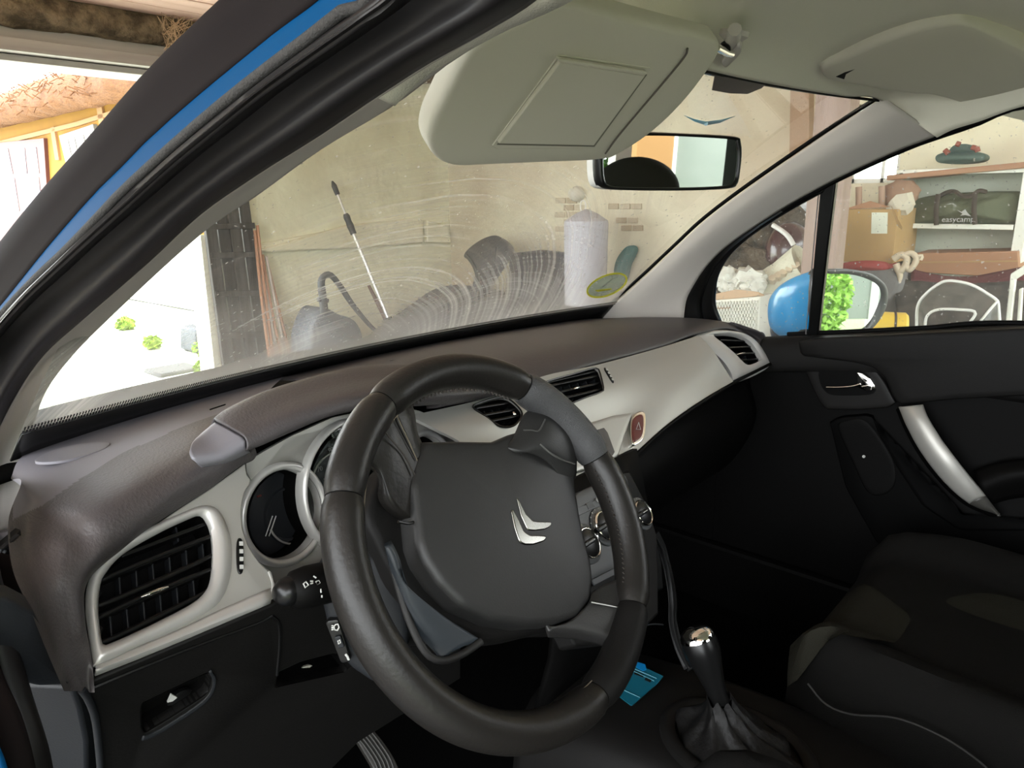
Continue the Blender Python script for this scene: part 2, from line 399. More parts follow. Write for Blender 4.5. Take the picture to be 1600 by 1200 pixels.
# front wall: right of the opening
struct(bx('wall_front', 1.62, WALLX+.2, WALLY, WALLY+.3, 0, 2.6, PLASTER))
struct(bx('wall_front', -2.2, 1.62, WALLY, WALLY+.3, 2.19, 2.6, PLASTER))
# right wall built round its little window
p1, p2 = at(1322, 287, x=WALLX), at(1402, 287, x=WALLX)
wz0, wz1, wy0, wy1 = p1.z, p1.z+.42, p2.y, p1.y
for a in ((-2.0, wy0, 0, 2.6), (wy1, WALLY, 0, 2.6), (wy0, wy1, 0, wz0), (wy0, wy1, wz1, 2.6)):
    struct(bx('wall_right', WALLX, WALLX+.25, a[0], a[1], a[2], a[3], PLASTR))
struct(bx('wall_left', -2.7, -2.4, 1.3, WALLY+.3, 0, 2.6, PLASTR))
struct(bx('floor', -2.7, WALLX+.25, -2.4, WALLY+.3, -.12, 0, CONC))
WINW = mat('white_window_paint', (.75, .74, .7), .5)
w1 = thing('window_1', 'small bright window with a white frame high in the wall left of the shelves', 'window', (WALLX, wy0, wz0)); w1['kind'] = 'structure'
del w1['label']; del w1['category']
for (a, b, c, d) in ((wy0, wy1, wz0, wz0+.025), (wy0, wy1, wz1-.025, wz1), (wy0, wy0+.025, wz0, wz1), (wy1-.025, wy1, wz0, wz1)):
    bx('frame_bar', WALLX+.05, WALLX+.09, a, b, c, d, WINW, w1)
mm = at(1375, 270, x=WALLX).y; bx('frame_bar', WALLX+.05, WALLX+.09, mm-.008, mm+.008, wz0, wz1, WINW, w1)
bx('pane', WALLX+.068, WALLX+.072, wy0, wy1, wz0, wz1, LENS, w1)
# ceiling of boards
ceil_ = thing('ceiling', 'x', 'x'); del ceil_['label']; del ceil_['category']; ceil_['kind'] = 'structure'
yy = -1.9
while yy < WALLY-.02:
    y2 = yy+.118; bx('board', -2.4, WALLX+.2, yy, y2, 2.25+random.uniform(-.003, .003), 2.29, PINKW, ceil_, bev=.006); yy += .125
struct(bx('ceiling', -2.4, WALLX+.25, -1.9, WALLY+.3, 2.29, 2.6, LINT))
# lintel, bark beam over the opening
z_a = at(100, 56, y=WALLY).z; z_b = at(100, 10, y=WALLY).z; z_c = at(100, 108, y=WALLY).z
tr = thing('bark_beam', 'rough bark-covered log beam above the grey lintel of the opening', 'beam', (0, WALLY-.1, z_a))
def rough_log(name, x0, x1, y, z, r, m, parent):
    from mathutils import noise
    rows = []
    for i in range(90):
        x = x0+(x1-x0)*i/89; rows.append([V((x, y+math.cos(2*PI*k/22)*r*1.1*(1+.28*noise.noise(V((x*7, k*.9, 3)))), z+math.sin(2*PI*k/22)*r*(1+.28*noise.noise(V((x*7, k*.9, 9)))))) for k in range(22)])
    return loft(name, rows, m, parent, nu=22, nv=0, closed=True, straight=True, auto=0)
rough_log('log', -2.2, 3.4, WALLY-.09, (z_a+z_b)/2+.01, (z_b-z_a)/2+.015, BARK, tr)
lt = thing('door_lintel', 'grey painted lintel boards across the top of the garage opening', 'lintel', (0, WALLY-.06, z_c))
zz = [z_c, z_c+(z_a-z_c)*.22, z_c+(z_a-z_c)*.62, z_a]
for i, dd in enumerate((.02, .10, .05)):
    bx('lintel_board', -2.2, 1.7, WALLY-.04-dd, WALLY+.2, zz[i]+.004, zz[i+1], LINT, lt, bev=.004)
# straw at the beam end
st = thing('straw_tuft', 'tuft of pale straw hanging from the right end of the bark beam', 'straw')
b0 = at(275, 60, y=WALLY-.22)
tf = []
for i in range(60):
    a = b0+V((random.uniform(-.07, .05), random.uniform(-.03, .03), random.uniform(-.1, .07))); tf.append(tube('straw', [a, a+V((random.uniform(-.05, .08), 0, random.uniform(-.03, .1))), a+V((random.uniform(-.05, .14), -.02, random.uniform(-.02, .16)))], .0015, None, None, res=3))
STRAW = mat('pale_straw', (.60, .42, .27), .9)
join_objs('straw', tf, STRAW, st, 'stuff')
# door_1: jamb and open leaf
JW = mat('white_jamb_paint', (.80, .78, .66), .5)
jamb = struct(prism('door_1', [at(313, 367, y=4.15), at(322, 367, y=4.15), at(352, 575, y=4.15), at(352, 700, y=4.15), at(338, 700, y=4.15), at(335, 575, y=4.15)], V((0, -1, 0)), .2, JW))
leaf = thing('door_leaf', 'weathered dark grey plank door leaf folded open beside the bright opening', 'door', at(370, 560, y=4.1))
DGW = mat('weathered_dark_planks', (.12, .115, .11), .8, vary=(6, (.06, .055, .05), .2), bscale=(4, 4, .4), bump=(30, .5, .004))
xs_t = [322, 340, 358, 380, 396]; xs_b = [352, 369, 386, 408, 430]
xs_t = [322, 341, 360, 379, 397]; xs_b = [352, 371, 390, 408, 428]
for i in range(4):
    t0, t1, bb0, bb1 = xs_t[i]+.8, xs_t[i+1]-.8, xs_b[i]+.8, xs_b[i+1]-.8
    yy = 4.12 if i % 2 else 4.10
    f = 1.2
    prism('plank', [at(t0-40/4, 290, y=yy), at(t1-40/4, 290, y=yy), at(bb1+6, 640, y=yy), at(bb0+6, 640, y=yy)], V((0, -1, 0)), .035, DGW, leaf, bev=.003)
for k, py in enumerate((350, 395, 455, 520)):
    prism('batten', [at(324+(py-350)*.12, py, y=4.095), at(398+(py-350)*.13, py-2, y=4.095), at(399+(py-350)*.13, py+7, y=4.095), at(325+(py-350)*.12, py+9, y=4.095)], V((0, -1, 0)), .012, DGW, leaf, bev=.002)
# outside ground, garden, house
GRAV = mat('pale_gravel', (.80, .80, .76), .9, vary=(1.1, (.55, .60, .40), .10), bump=(30, .4, .02))
struct(bx('floor', -14, 22, WALLY+.3, 40, -.14, -.02, GRAV))
GRASS = mat('lawn', (.16, .19, .09), .9, vary=(4, (.20, .22, .11), .2), bump=(40, .8, .03))
struct(bx('floor', -16, 14, -20, -2.4, -.14, -.02, GRASS))
struct(bx('floor', -16, -2.4, -2.4, WALLY+.3, -.14, -.021, CONC))
YEL = mat('yellow_limewash', (.25, .12, .007), .85, vary=(2, (.21, .098, .006), .2))
THA = mat('orange_brown_thatch', (.20, .088, .032), .95, vary=(14, (.12, .05, .018), .2), bump=(40, 1, .03), bscale=(1, 1, 4))
TIM = mat('bleached_timber', (.30, .16, .07), .8)
MAR = mat('maroon_paint', (.075, .018, .014), .5)
hA, hB = at(240, 152, y=8.2), at(-20, 222, y=14.2); hA.z = hB.z = 0
HP = Pl(hA, hB, hA+V((0, 0, 1))); hd = (hB-hA).normalized(); 
hs = thing('half_timbered_house', 'yellow half-timbered house with a thatched roof beyond the garage opening', 'house', hA)
e1, e2 = hA-hd*.45, hB+hd*1.5
ez = 2.38
hbk = -HP.n*4
vv = [e1, e2, e2+V((0, 0, ez+.3)), e1+V((0, 0, ez+.3))]
prism('wall', vv, HP.n, 1.0, YEL, hs)
prism('overexposed_wall', [e1+HP.n*.02, e2+HP.n*.02, e2+HP.n*.02+V((0, 0, 1.25)), e1+HP.n*.02+V((0, 0, 1.25))], HP.n, 1.08, mat('sun_blown_white', (.8, .8, .75), .8), hs, label='lower wall painted white as if overexposed by the sun')  # sun-blown lower part of the yellow wall, painted as a white slab
# thatch: thick rounded eave swept along the wall, shaggy
from mathutils import noise as NZ
rows = []
for i in range(70):
    s = i/69; p = (hA-hd*1.7).lerp(e2, s); 
    prof = [(0.0, 0.02), (.35, -.08), (.52, .0), (.50, .14), (.25, .36), (-.2, .56), (-.6, .66), (-1.0, .62)]
    k = 1-.25*max(0, (s-.35))
    rows.append([p+HP.n*(a+.05*NZ.noise(V((s*60, a*5, 1))))+V((0, 0, ez+b*k+.06*NZ.noise(V((s*70, b*9, 2))))) for a, b in prof])
loft('thatch', rows, THA, hs, nu=28, nv=0, closed=False, auto=0)
tf = []
for i in range(420):
    s = random.random(); p = e1.lerp(e2, s)
    a, b = random.choice([(.50, .16), (.52, .02), (.4, .25), (.2, .38), (-.2, .58), (-.2, .58)])
    q = p+HP.n*(a+random.uniform(-.04, .02))+V((0, 0, ez+b*(1-.25*max(0, s-.35))+random.uniform(-.05, .05)))
    tf.append(tube('reed', [q, q+HP.n*random.uniform(.03, .12)+hd*random.uniform(-.1, .1)+V((0, 0, random.uniform(-.12, .09)))], .007, None, None, res=3))
join_objs('reed', tf, THA, hs, 'stuff')
for (xa, xb, ya, yb, xc, xd) in ((78, 84, 200, 250, 86, 92), (150, 158, 165, 230, 160, 168), (224, 230, 140, 220, 236, 242)):
    prism('post', [HP(xa, ya, .03), HP(xb, ya-2, .03), HP(xd, yb, .03), HP(xc, yb, .03)], HP.n, .05, TIM, hs)
prism('rail', [HP(-20, 225, .03), HP(120, 190, .03), HP(260, 145, .03), HP(262, 152, .03), HP(120, 197, .03), HP(-20, 232, .03)], HP.n, .05, TIM, hs)
hw = thing('x', 'x', 'x'); bpy.data.objects.remove(hw)
def hwin(o, bars, m, glassm):
    fr = prism('window', HP.pts(o, .05), HP.n, .06, m, hs, label=None)
    for b in bars: prism('pane', HP.pts(b, .056), HP.n, .01, glassm, fr)
    return fr
PANE = mat('dark_window_pane', (.08, .06, .04), .15); PANEL = mat('curtained_pane', (.15, .145, .13), .3, vary=(3, (.06, .055, .08), .1)); HWW = mat('house_window_white', (.17, .17, .16), .6)
hwin([(92, 212), (145, 194), (160, 262), (108, 276)], [[(100, 220), (106, 218), (111, 242), (104, 245)], [(110, 217), (116, 215), (121, 238), (115, 241)], [(124, 213), (130, 211), (135, 233), (129, 236)], [(133, 210), (140, 208), (145, 229), (139, 232)]], HWW, PANE)
hwin([(-30, 226), (68, 216), (80, 400), (-30, 400)], [[(-20, 236), (12, 232), (20, 272), (-20, 274)], [(18, 232), (38, 231), (42, 271), (26, 272)], [(40, 231), (56, 230), (61, 271), (44, 271)], [(-20, 280), (22, 278), (30, 330), (-20, 330)], [(26, 278), (60, 277), (66, 330), (34, 330)]], MAR, PANEL)
# low garden things seen through the windscreen
HEDG = mat('garden_leaves', (.30, .42, .05), .8, vary=(5, (.12, .22, .03), .2))
def leafball(name, c, r, n, m, label, cat, group=None, size=.05):
    vv = []; fs = []
    for i in range(n):
        d = V((random.gauss(0, 1), random.gauss(0, 1), random.gauss(0, 1))).normalized()*random.uniform(.75, 1.05)
        p = V((c[0]+d.x*r[0], c[1]+d.y*r[1], c[2]+d.z*r[2])); a = V((random.uniform(-1, 1), random.uniform(-1, 1), random.uniform(-1, 1))).normalized()*size; b = a.cross(V((random.uniform(-1, 1), random.uniform(-1, 1), random.uniform(-1, 1)))).normalized()*size*.5
        k = len(vv); vv += [p-a, p+b, p+a, p-b]; fs.append((k, k+1, k+2, k+3))
    t = thing(name, label, cat, c, group)
    f = obj('foliage', vv, fs, m, t, smooth=False); f['kind'] = 'stuff'
    core = blob('stem', c, (r[0]*.45, r[1]*.45, r[2]*.6), m, t, sub=2); return t
for (px, py, y, s, lb) in ((100, 648, 6.2, .08, 'clump of yellow-green weeds low on the pale gravel at the left'), (212, 618, 6.6, .09, 'round clump of green weeds beside the low grey wall outside'), (196, 506, 12, .16, 'yellow-green bush on the far side of the bright yard'), (238, 535, 10, .12, 'small scattered green plant in the middle of the bright yard'), (322, 545, 7.5, .2, 'leafy plant beside the white jamb outside'), (322, 575, 6.6, .16, 'low green plant at the foot of the white jamb')):
    c = at(px, py, y=y) if at(px, py, y=y).z > .03 else at(px, py, z=.04); leafball('garden_plant', (c.x, c.y, max(c.z, .02)), (s*.55, s*.55, s*.4), 160, HEDG, lb, 'plant', size=.02 if y < 8 else .035)
LOWW = mat('grey_stone_block', (.10, .10, .095), .8, bump=(10, .5, .02))
gb = prism('stone_block', [at(250, 585, y=4.9), at(318, 573, y=4.9), at(325, 604, y=4.9), at(250, 618, y=4.9)], V((0, -1, 0)), .3, LOWW, bev=.02); tag(gb, 'low grey stone block on the bright ground left of the white jamb', 'block')
bn = prism('storage_bin', [at(306, 515, y=5.5), at(326, 510, y=5.5), at(332, 551, y=5.5), at(306, 552, y=5.5)], V((0, -1, 0)), .3, mat('bluish_grey_paint', (.06, .07, .085), .5), bev=.02); tag(bn, 'small blue-grey bin standing outside against the white jamb', 'bin')
# rear garden for the mirrors
hedge_m = mat('sunlit_hedge_leaves', (.08, .19, .02), .8, vary=(2, (.04, .11, .012), .2))
for i in range(12):
    leafball('hedge', (-8+i*1.55, -9.0-1.9*(i % 2), 1.5), (1.1, .8, 1.9), 1500, hedge_m, 'leafy green hedge bush behind the car, seen only in the mirrors', 'hedge', 'hedge bushes behind the car', size=.16)
POSTO = mat('orange_timber', (.22, .11, .03), .7)
pp = bx('timber_post', 1.75, 2.05, -4.6, -4.3, 0, 2.8, POSTO, bev=.01); tag(pp, 'orange-yellow timber post reflected in the interior mirror', 'post')
sb_ = leafball('shrub', (2.42, -3.85, .45), (.30, .25, .42), 2600, mat('bright_shrub_leaves', (.22, .42, .05), .8), 'green shrub before the glazed screen, reflected in the blue door mirror', 'shrub', size=.035)
gh = thing('greenhouse', 'pale framed glazed screen behind the car, seen in the mirrors', 'greenhouse', (2.1, -4.4, 0))
GHP = mat('milky_glazing', (.15, .17, .145), .4, vary=(1.5, (.10, .125, .10), .2))
for i in range(6):
    bx('pane', 2.12+i*.55, 2.62+i*.55, -4.44, -4.42, .15, 2.5, GHP, gh); bx('glazing_bar', 2.06+i*.55, 2.12+i*.55, -4.47, -4.40, 0, 2.6, WINW, gh)

# ---- wall features
LEDG = mat('plastered_ledge', (.80, .76, .57), .9, bump=(8, .8, .03))
lg = thing('wall_ledge', 'plastered ledge standing proud along the front wall behind the pole', 'ledge', at(600, 390, y=4.18))
def strip(name, pts, w, th, y, m, parent):
    a = [at(p[0], p[1]-w/2, y=y) for p in pts]; b = [at(p[0], p[1]+w/2, y=y) for p in pts][::-1]
    return prism(name, a+b, V((0, -1, 0)), th, m, parent, bev=.01)
strip('ledge_stone', [(408, 388), (470, 376), (545, 362), (555, 390), (556, 391)][:3], 14, .05, 4.17, LEDG, lg)
prism('ledge_stone', [at(400, 392, y=4.15), at(450, 378, y=4.15), at(545, 352, y=4.15), at(640, 342, y=4.15), at(660, 343, y=4.15), at(662, 380, y=4.15), at(560, 388, y=4.15), at(420, 394, y=4.15)], V((0, -1, 0)), .06, LEDG, lg, bev=.012)
prism('ledge_stone', [at(667, 344, y=4.15), at(700, 352, y=4.15), at(706, 380, y=4.15), at(668, 379, y=4.15)], V((0, -1, 0)), .05, LEDG, lg, bev=.012)
# pilaster on right wall beyond the mirror
RP = lambda px, py, o=0: at(px, py, x=WALLX-o)
pb = prism('wall_pilaster', [RP(1236, 80, .08), RP(1264, 80, .08), RP(1264, 700, .08), RP(1226, 700, .08)], V((-1, 0, 0)), .08, mat('brown_clay_render', (.42, .28, .19), .9, bump=(8, .7, .03))); tag(pb, 'brown rendered pilaster on the buff wall above the mirror\'s right end', 'pilaster')
# recess patch with lamp
WLAMP = mat('white_fitting', (.75, .72, .62), .4)
lc = RP(899, 303, .04)
lp = lathe('wall_light', lc, (-1, 0, .0), [(.055, -.04), (.055, 0), (.045, .03), (.02, .05), (.002, .055)], WLAMP, seg=20); tag(lp, 'small rounded white fitting on the wall above the hanging cover', 'light')
BRK = mat('dusty_brown_brick', (.52, .43, .30), .9, bump=(30, .7, .01)); BRK2 = mat('pale_brown_brick', (.62, .54, .40), .9, bump=(30, .7, .01))
bk = thing('exposed_brickwork', 'patch of bare brown bricks where plaster fell off behind the hanging cover', 'bricks', RP(885, 330))
for (x0_, y0_, n_) in ((867, 309, 2), (880, 320, 2), (866, 331, 2), (880, 342, 1), (867, 353, 1), (950, 318, 3), (962, 340, 2), (970, 352, 2)):
    for j in range(n_):
        a0 = x0_+j*18
        prism('brick', [RP(a0, y0_, .01), RP(a0+16, y0_, .01), RP(a0+16, y0_+9, .01), RP(a0, y0_+9, .01)], V((-1, 0, 0)), .03, random.choice([BRK, BRK2]), bk, bev=.004)
# ---- things in front of the front wall
ALU = mat('aluminium_tube', (.75, .75, .74), .3, metal=.7); GRIP = mat('black_grip', (.03, .035, .035), .6)
A_, B_ = at(519, 283, y=4.08), at(612, 512, y=3.7)
pol = thing('telescopic_pole', 'tall telescopic aluminium pole with black grips leaning on the front wall', 'pole', B_)
pl_ = lambda t: A_.lerp(B_, t)
tube('upper_tube', [pl_(.06), pl_(.3)], .009, ALU, pol); tube('lower_tube', [pl_(.3), pl_(1.0), pl_(1.25)], .014, ALU, pol)
tube('tip', [pl_(0), pl_(.03), pl_(.09)], [.006, .02, .018], GRIP, pol); tube('grip', [pl_(t) for t in (.22, .24, .27, .30, .33, .355)], [.018, .026, .022, .027, .023, .024], GRIP, pol, label='thick black ribbed grip')
tube('foot', [pl_(.93), pl_(1.02), pl_(1.12)], [.03, .05, .05], GRIP, pol)
stk = tube('wooden_stake', [at(576, 446, y=3.95), at(606, 505, y=3.8)], [.012, .02], mat('dark_red_brown_wood', (.14, .07, .055), .7)); tag(stk, 'short dark red-brown stake leaning left of the pole foot', 'stake')
COP = mat('reddish_rods', (.50, .26, .16), .6); COP2 = mat('pale_rods', (.55, .48, .42), .6)
for i, (a, b, m) in enumerate((((398, 360), (424, 580), COP), ((402, 352), (430, 580), COP), ((405, 395), (437, 580), COP2), ((410, 398), (445, 580), COP), ((416, 400), (452, 578), COP2), ((420, 420), (458, 575), COP), ((404, 400), (427, 582), COP2))):
    o = tube('rod', [at(*a, y=4.1), at((a[0]+b[0])/2-2+i % 3, (a[1]+b[1])/2, y=4.03), at(*b, y=3.95)], .010, m, n=6, res=6)
    tag(o, ('leftmost reddish rod leaning against the dark door leaf', 'second reddish rod from the door leaf, tallest of the bundle', 'pale rod in the middle of the leaning bundle', 'reddish rod right of the pale middle one in the bundle', 'pale rod second from the right of the leaning bundle', 'rightmost reddish rod of the leaning bundle, its foot farthest out', 'pale rod between the two leftmost reddish rods by the door leaf')[i], 'rod', 'thin rods leaning by the door leaf')
HOS = mat('dark_hose_rubber', (.04, .045, .05), .45); BODY = mat('dark_blue_grey_plastic', (.07, .08, .10), .5)
vc = thing('vacuum_cleaner', 'dark vacuum cleaner with a looped black hose before the front wall', 'vacuum cleaner', at(530, 520, y=3.7))
vp = lambda px, py, y=3.6: at(px, py, y=y)
tube('hose', [vp(507, 490), vp(504, 462), vp(502, 440), vp(508, 430), vp(518, 431), vp(532, 448), vp(550, 475), vp(572, 502), vp(590, 520)], [.028, .026, .022, .02, .02, .018, .016, .014], HOS, vc, n=40, res=8)
tube('handle', [vp(497, 468), vp(512, 470)], .015, HOS, vc)
c_ = vp(525, 528); pad('body', [vp(488, 540), vp(497, 500), vp(512, 482), vp(535, 492), vp(560, 503), vp(572, 540), vp(560, 600), vp(500, 600)], V((0, -1, 0)), .25, BODY, vc, dome=.06, edge=.05)
# dark sheeted pile along the wall
SHEET = mat('dusty_dark_blue_sheet', (.10, .105, .125), .7, bump=(8, .8, .05), vary=(4, (.06, .06, .075), .2))
def heap(name, rowpts, m, label, cat, auto=60, nu=40, nv=24, amp=.03, fr=5):
    o = loft(name, rowpts, m, nu=nu, nv=nv, auto=auto)
    for v in o.data.vertices: v.co += V((0, -1, .3))*amp*NZ.noise(v.co*fr)
    solid(o, .03); tag(o, label, cat); return o
heap('tarpaulin', [[at(600, 505, y=3.9), at(650, 470, y=4.0), at(690, 448, y=4.05), at(735, 446, x=3.45), at(775, 452, x=3.45), at(815, 470, x=3.45), at(850, 480, x=3.4)],
                   [at(590, 530, y=3.5), at(650, 505, y=3.5), at(700, 490, y=3.4), at(745, 485, x=3.1), at(790, 488, x=3.1), at(830, 495, x=3.1), at(865, 500, x=3.1)],
                   [at(580, 640, y=3.4), at(650, 600, y=3.4), at(700, 590, y=3.2), at(750, 560, x=2.9), at(800, 560, x=2.9), at(840, 560, x=2.9), at(880, 560, x=2.9)]], SHEET, 'dark blue-grey sheet draped over a low pile below the plastered wall', 'tarpaulin')
sb2 = pad('storage_trunk', [at(*p, x=3.52) for p in [(795, 396), (840, 391), (888, 396), (890, 470), (890, 640), (795, 640), (793, 470)]], V((-1, 0, 0)), .06, SHEET, None, edge=.02, dome=.01, roundc=False); tag(sb2, 'dark grey-blue upright panel against the wall left of the lavender cover', 'panel'); sb2.name = 'wall_board'
SCOOP = mat('dark_ribbed_plastic', (.055, .055, .062), .5, bump=(40, .5, .01))
sc_ = thing('snow_shovel', 'dark ribbed scoop shovel standing blade up with a curved black grip', 'shovel', at(740, 500, x=3.2))
sp_ = Pl(at(723, 399, x=3.3), at(793, 388, x=3.1), at(735, 461, x=3.0))
pad('blade', sp_.pts([(724, 400), (734, 386), (757, 371), (778, 368), (795, 387), (776, 420), (760, 443), (742, 466), (722, 500), (735, 462), (742, 432), (736, 410)]), sp_.n, .05, SCOOP, sc_, dome=.02, edge=.01)
for k in range(5): slat('rib', sp_(738+k*9, 398-k*4+4, .018), sp_(746+k*6, 440-k*4, .018), .012, .01, sp_.n, SCOOP, sc_)
tube('grip', [sp_(728, 398, .05), sp_(740, 415, .06), sp_(747, 438, .06), sp_(746, 465, .05), sp_(736, 495, .05), sp_(722, 514, .05), sp_(705, 540, .05)], .014, GRIP, sc_, n=30, res=7)
LAV = mat('lavender_grey_cover', (.52, .52, .58), .55)
cv_c = at(916, 345, x=3.25); rr_ = .150
cvr = thing('parasol_cover', 'lavender-grey hanging parasol cover with a pointed top and a wire ring', 'cover', (cv_c.x, cv_c.y, .3))
ztop = at(912, 327, x=3.25).z
lathe('cover', (cv_c.x, cv_c.y, 0), (0, 0, 1), [(rr_*.98, .05), (rr_*.96, .5), (rr_, cv_c.z-.02), (rr_*.98, cv_c.z), (rr_*.5, (cv_c.z+ztop)/2+.01), (.012, ztop)], LAV, cvr, seg=28)
rc = at(911, 322, x=3.25); tube('hang_ring', [rc+V((0, math.cos(a)*.022, math.sin(a)*.038)) for a in [2*PI*k/16 for k in range(16)]], .005, WINW, cvr, closed=True, res=6)
tl = pad('garden_cushion', [RP(962, 405, .1), RP(978, 385, .1), RP(990, 390, .1), RP(980, 415, .1), RP(972, 440, .1), RP(958, 430, .1)], V((-1, 0, 0)), .06, mat('teal_fabric', (.06, .17, .16), .8), dome=.03, edge=.02); tag(tl, 'teal fabric roll hanging right of the lavender-grey cover', 'fabric')
# ---- timber post by the side window
PST = mat('pinkish_grey_timber', (.40, .30, .26), .8, vary=(5, (.32, .23, .19), .2), bscale=(3, 3, .3), bump=(20, .4, .01))
q0, q1 = at(1259, 320, x=2.4), at(1314, 320, x=2.4)
po = bx('timber_post', 2.4, 2.52, q1.y, q0.y, 0, 2.25, PST, bev=.01); tag(po, 'pinkish-grey square timber post standing between basket and cardboard box', 'post')
# ---- shelving unit
SHW = mat('white_melamine', (.78, .78, .70), .45); 
SX = 3.3
sU = thing('shelving_unit', 'white melamine shelving unit against the right wall', 'shelving', at(1500, 500, x=SX))
sy1 = at(1408, 300, x=SX).y; sy0 = at(1592, 300, x=SX).y
ztop = at(1495, 267, x=SX).z; zsh = at(1495, 354, x=SX).z
bx('back_panel', WALLX-.03, WALLX-.015, sy0-.25, sy1+.05, 0, ztop, mat('greenish_white_back', (.62, .64, .52), .6), sU)
bx('top_panel', SX, WALLX-.03, sy0-.03, sy1+.03, ztop-.015, ztop+.012, SHW, sU, bev=.002)
bx('shelf', SX, WALLX-.03, sy0, sy1, zsh-.012, zsh+.012, SHW, sU, bev=.002)
zlow = at(1495, 432, x=SX).z; bx('shelf', SX, WALLX-.03, sy0, sy1, zlow-.012, zlow+.012, SHW, sU, bev=.002)
bx('side_panel', SX, WALLX-.03, sy0-.05, sy0-.005, 0, ztop, SHW, sU, bev=.002); bx('side_panel', SX, WALLX-.03, sy1, sy1+.02, 0, ztop, SHW, sU, bev=.002)
WOODB = mat('reddish_wood_plank', (.42, .23, .13), .6, vary=(4, (.32, .16, .09), .2), bscale=(4, .4, 4))
za = at(1400, 274, x=SX-.02).z; zb_ = at(1600, 256, x=SX-.02).z
pw = prism('wooden_plank', [at(1385, 274, x=SX-.03), at(1640, 249, x=SX-.03), at(1640, 259, x=SX-.03), at(1385, 282, x=SX-.03)], V((-1, 0, 0)), .25, WOODB, bev=.004)
pw = tag(pw, 'reddish wooden plank lying on top of the white shelving', 'plank')
TEAL = mat('grey_teal_plastic', (.065, .105, .09), .7); TRED = mat('brick_red_plastic', (.25, .06, .035), .6)
tb = thing('toy_boat', 'grey-teal plastic toy with red fittings on top of the wooden plank', 'toy', at(1500, 255, x=SX+.05))
tp = lambda px, py, x=SX+.03: at(px, py, x=x)
pad('hull', [tp(1461, 244), tp(1475, 238), tp(1500, 236), tp(1525, 237), tp(1539, 243), tp(1533, 252), tp(1500, 256), tp(1466, 254)], V((-1, 0, 0)), .12, TEAL, tb, dome=.03, edge=.015)
pad('cabin', [tp(1482, 238), tp(1488, 228), tp(1500, 225), tp(1514, 226), tp(1520, 236), tp(1500, 240)], V((-1, 0, 0)), .10, TEAL, tb, dome=.02, edge=.012)
for a, b in (((1476, 234), (1482, 240)), ((1494, 224), (1500, 226)), ((1518, 230), (1526, 232)), ((1526, 230), (1528, 237))): tube('fitting', [tp(*a, SX), tp(*b, SX)], .012, TRED, tb, res=8)
GBAG = mat('olive_green_canvas', (.115, .125, .07), .8, bump=(14, .6, .02), vary=(5, (.09, .10, .055), .2)); STRP = mat('dark_brown_webbing', (.05, .035, .025), .8)
bg_ = thing('duffel_bag', 'olive green duffel bag with two dark straps and white print on the upper shelf', 'bag', at(1500, 352, x=SX))
gp = lambda px, py, o=0: at(px, py, x=SX+.03-o)
pad('bag_body', [gp(1411, 330), gp(1416, 317), gp(1440, 308), gp(1475, 303), gp(1520, 300), gp(1560, 299), gp(1592, 302), gp(1596, 325), gp(1594, 349), gp(1550, 351), gp(1500, 351), gp(1450, 353), gp(1418, 353), gp(1411, 345)], V((-1, 0, 0)), .18, GBAG, bg_, dome=.06, edge=.05, nu=90)
def gst(name, l, w): 
    p = [gp(*q) for q in l]; o = [V((-.068, 0, 0))+q for q in p]; return tube(name, o, w, STRP, bg_, n=20, res=6, flat=.35)
gst('strap', [(1471, 303), (1468, 325), (1468, 351)], .011); gst('strap', [(1528, 302), (1526, 325), (1528, 350)], .011)
tube('carry_handle', [gp(1471, 306)+V((-.03, 0, 0)), gp(1484, 300)+V((-.05, 0, 0)), gp(1496, 299)+V((-.055, 0, 0)), gp(1508, 306)+V((-.06, 0, 0)), gp(1522, 306)+V((-.06, 0, 0)), gp(1532, 298)+V((-.05, 0, 0)), gp(1543, 300)+V((-.03, 0, 0))], .010, STRP, bg_, n=30, res=6)
text('lettering', 'easycamp', gp(1497, 343, .069), at(1600, 343, x=SX)-at(1500, 344.0, x=SX), V((-1, 0, 0)), .036, WHITEI, bg_, .002)
prism('printed_bird', [gp(*q, .069) for q in [(1495, 328), (1502, 331), (1508, 327), (1511, 332), (1517, 338), (1508, 336), (1500, 337), (1504, 334)]], V((-1, 0, 0)), .004, WHITEI, bg_)
# cardboard box with white label, upper left
CARD = mat('brown_cardboard', (.46, .30, .13), .8, vary=(3, (.40, .25, .10), .2)); CARD2 = mat('reddish_cardboard', (.42, .22, .12), .8, vary=(3, (.36, .18, .10), .2))
cx_ = 3.0
cb = thing('cardboard_box', 'tall open brown cardboard box with a white label, left of the shelving', 'box', at(1360, 408, x=cx_))
cpx = lambda px, py, o=0: at(px, py, x=cx_-o)
y_a, y_b = cpx(1320, 400).y, cpx(1396, 400).y; z_t, z_bt = cpx(1350, 327).z, cpx(1350, 410).z
bx('box_body', cx_, cx_+.4, y_b, y_a+.1, z_bt, z_t, CARD, cb, bev=.003)
prism('label_sheet', [cpx(1362, 332, .003), cpx(1387, 332, .003), cpx(1386, 365, .003), cpx(1361, 365, .003)], V((-1, 0, 0)), .003, mat('white_label', (.68, .70, .58), .6), cb)
prism('flap', [cpx(1318, 327), cpx(1390, 323), cpx(1360, 314), cpx(1350, 317)], V((-1, 0, .2)), .006, CARD2, cb, label='raised brown flap')
prism('flap', [cpx(1393, 322), cpx(1410, 355, .05), cpx(1409, 359, .05), cpx(1402, 352, .02), cpx(1396, 328)], V((-1, -.5, 0)), .006, CARD, cb)
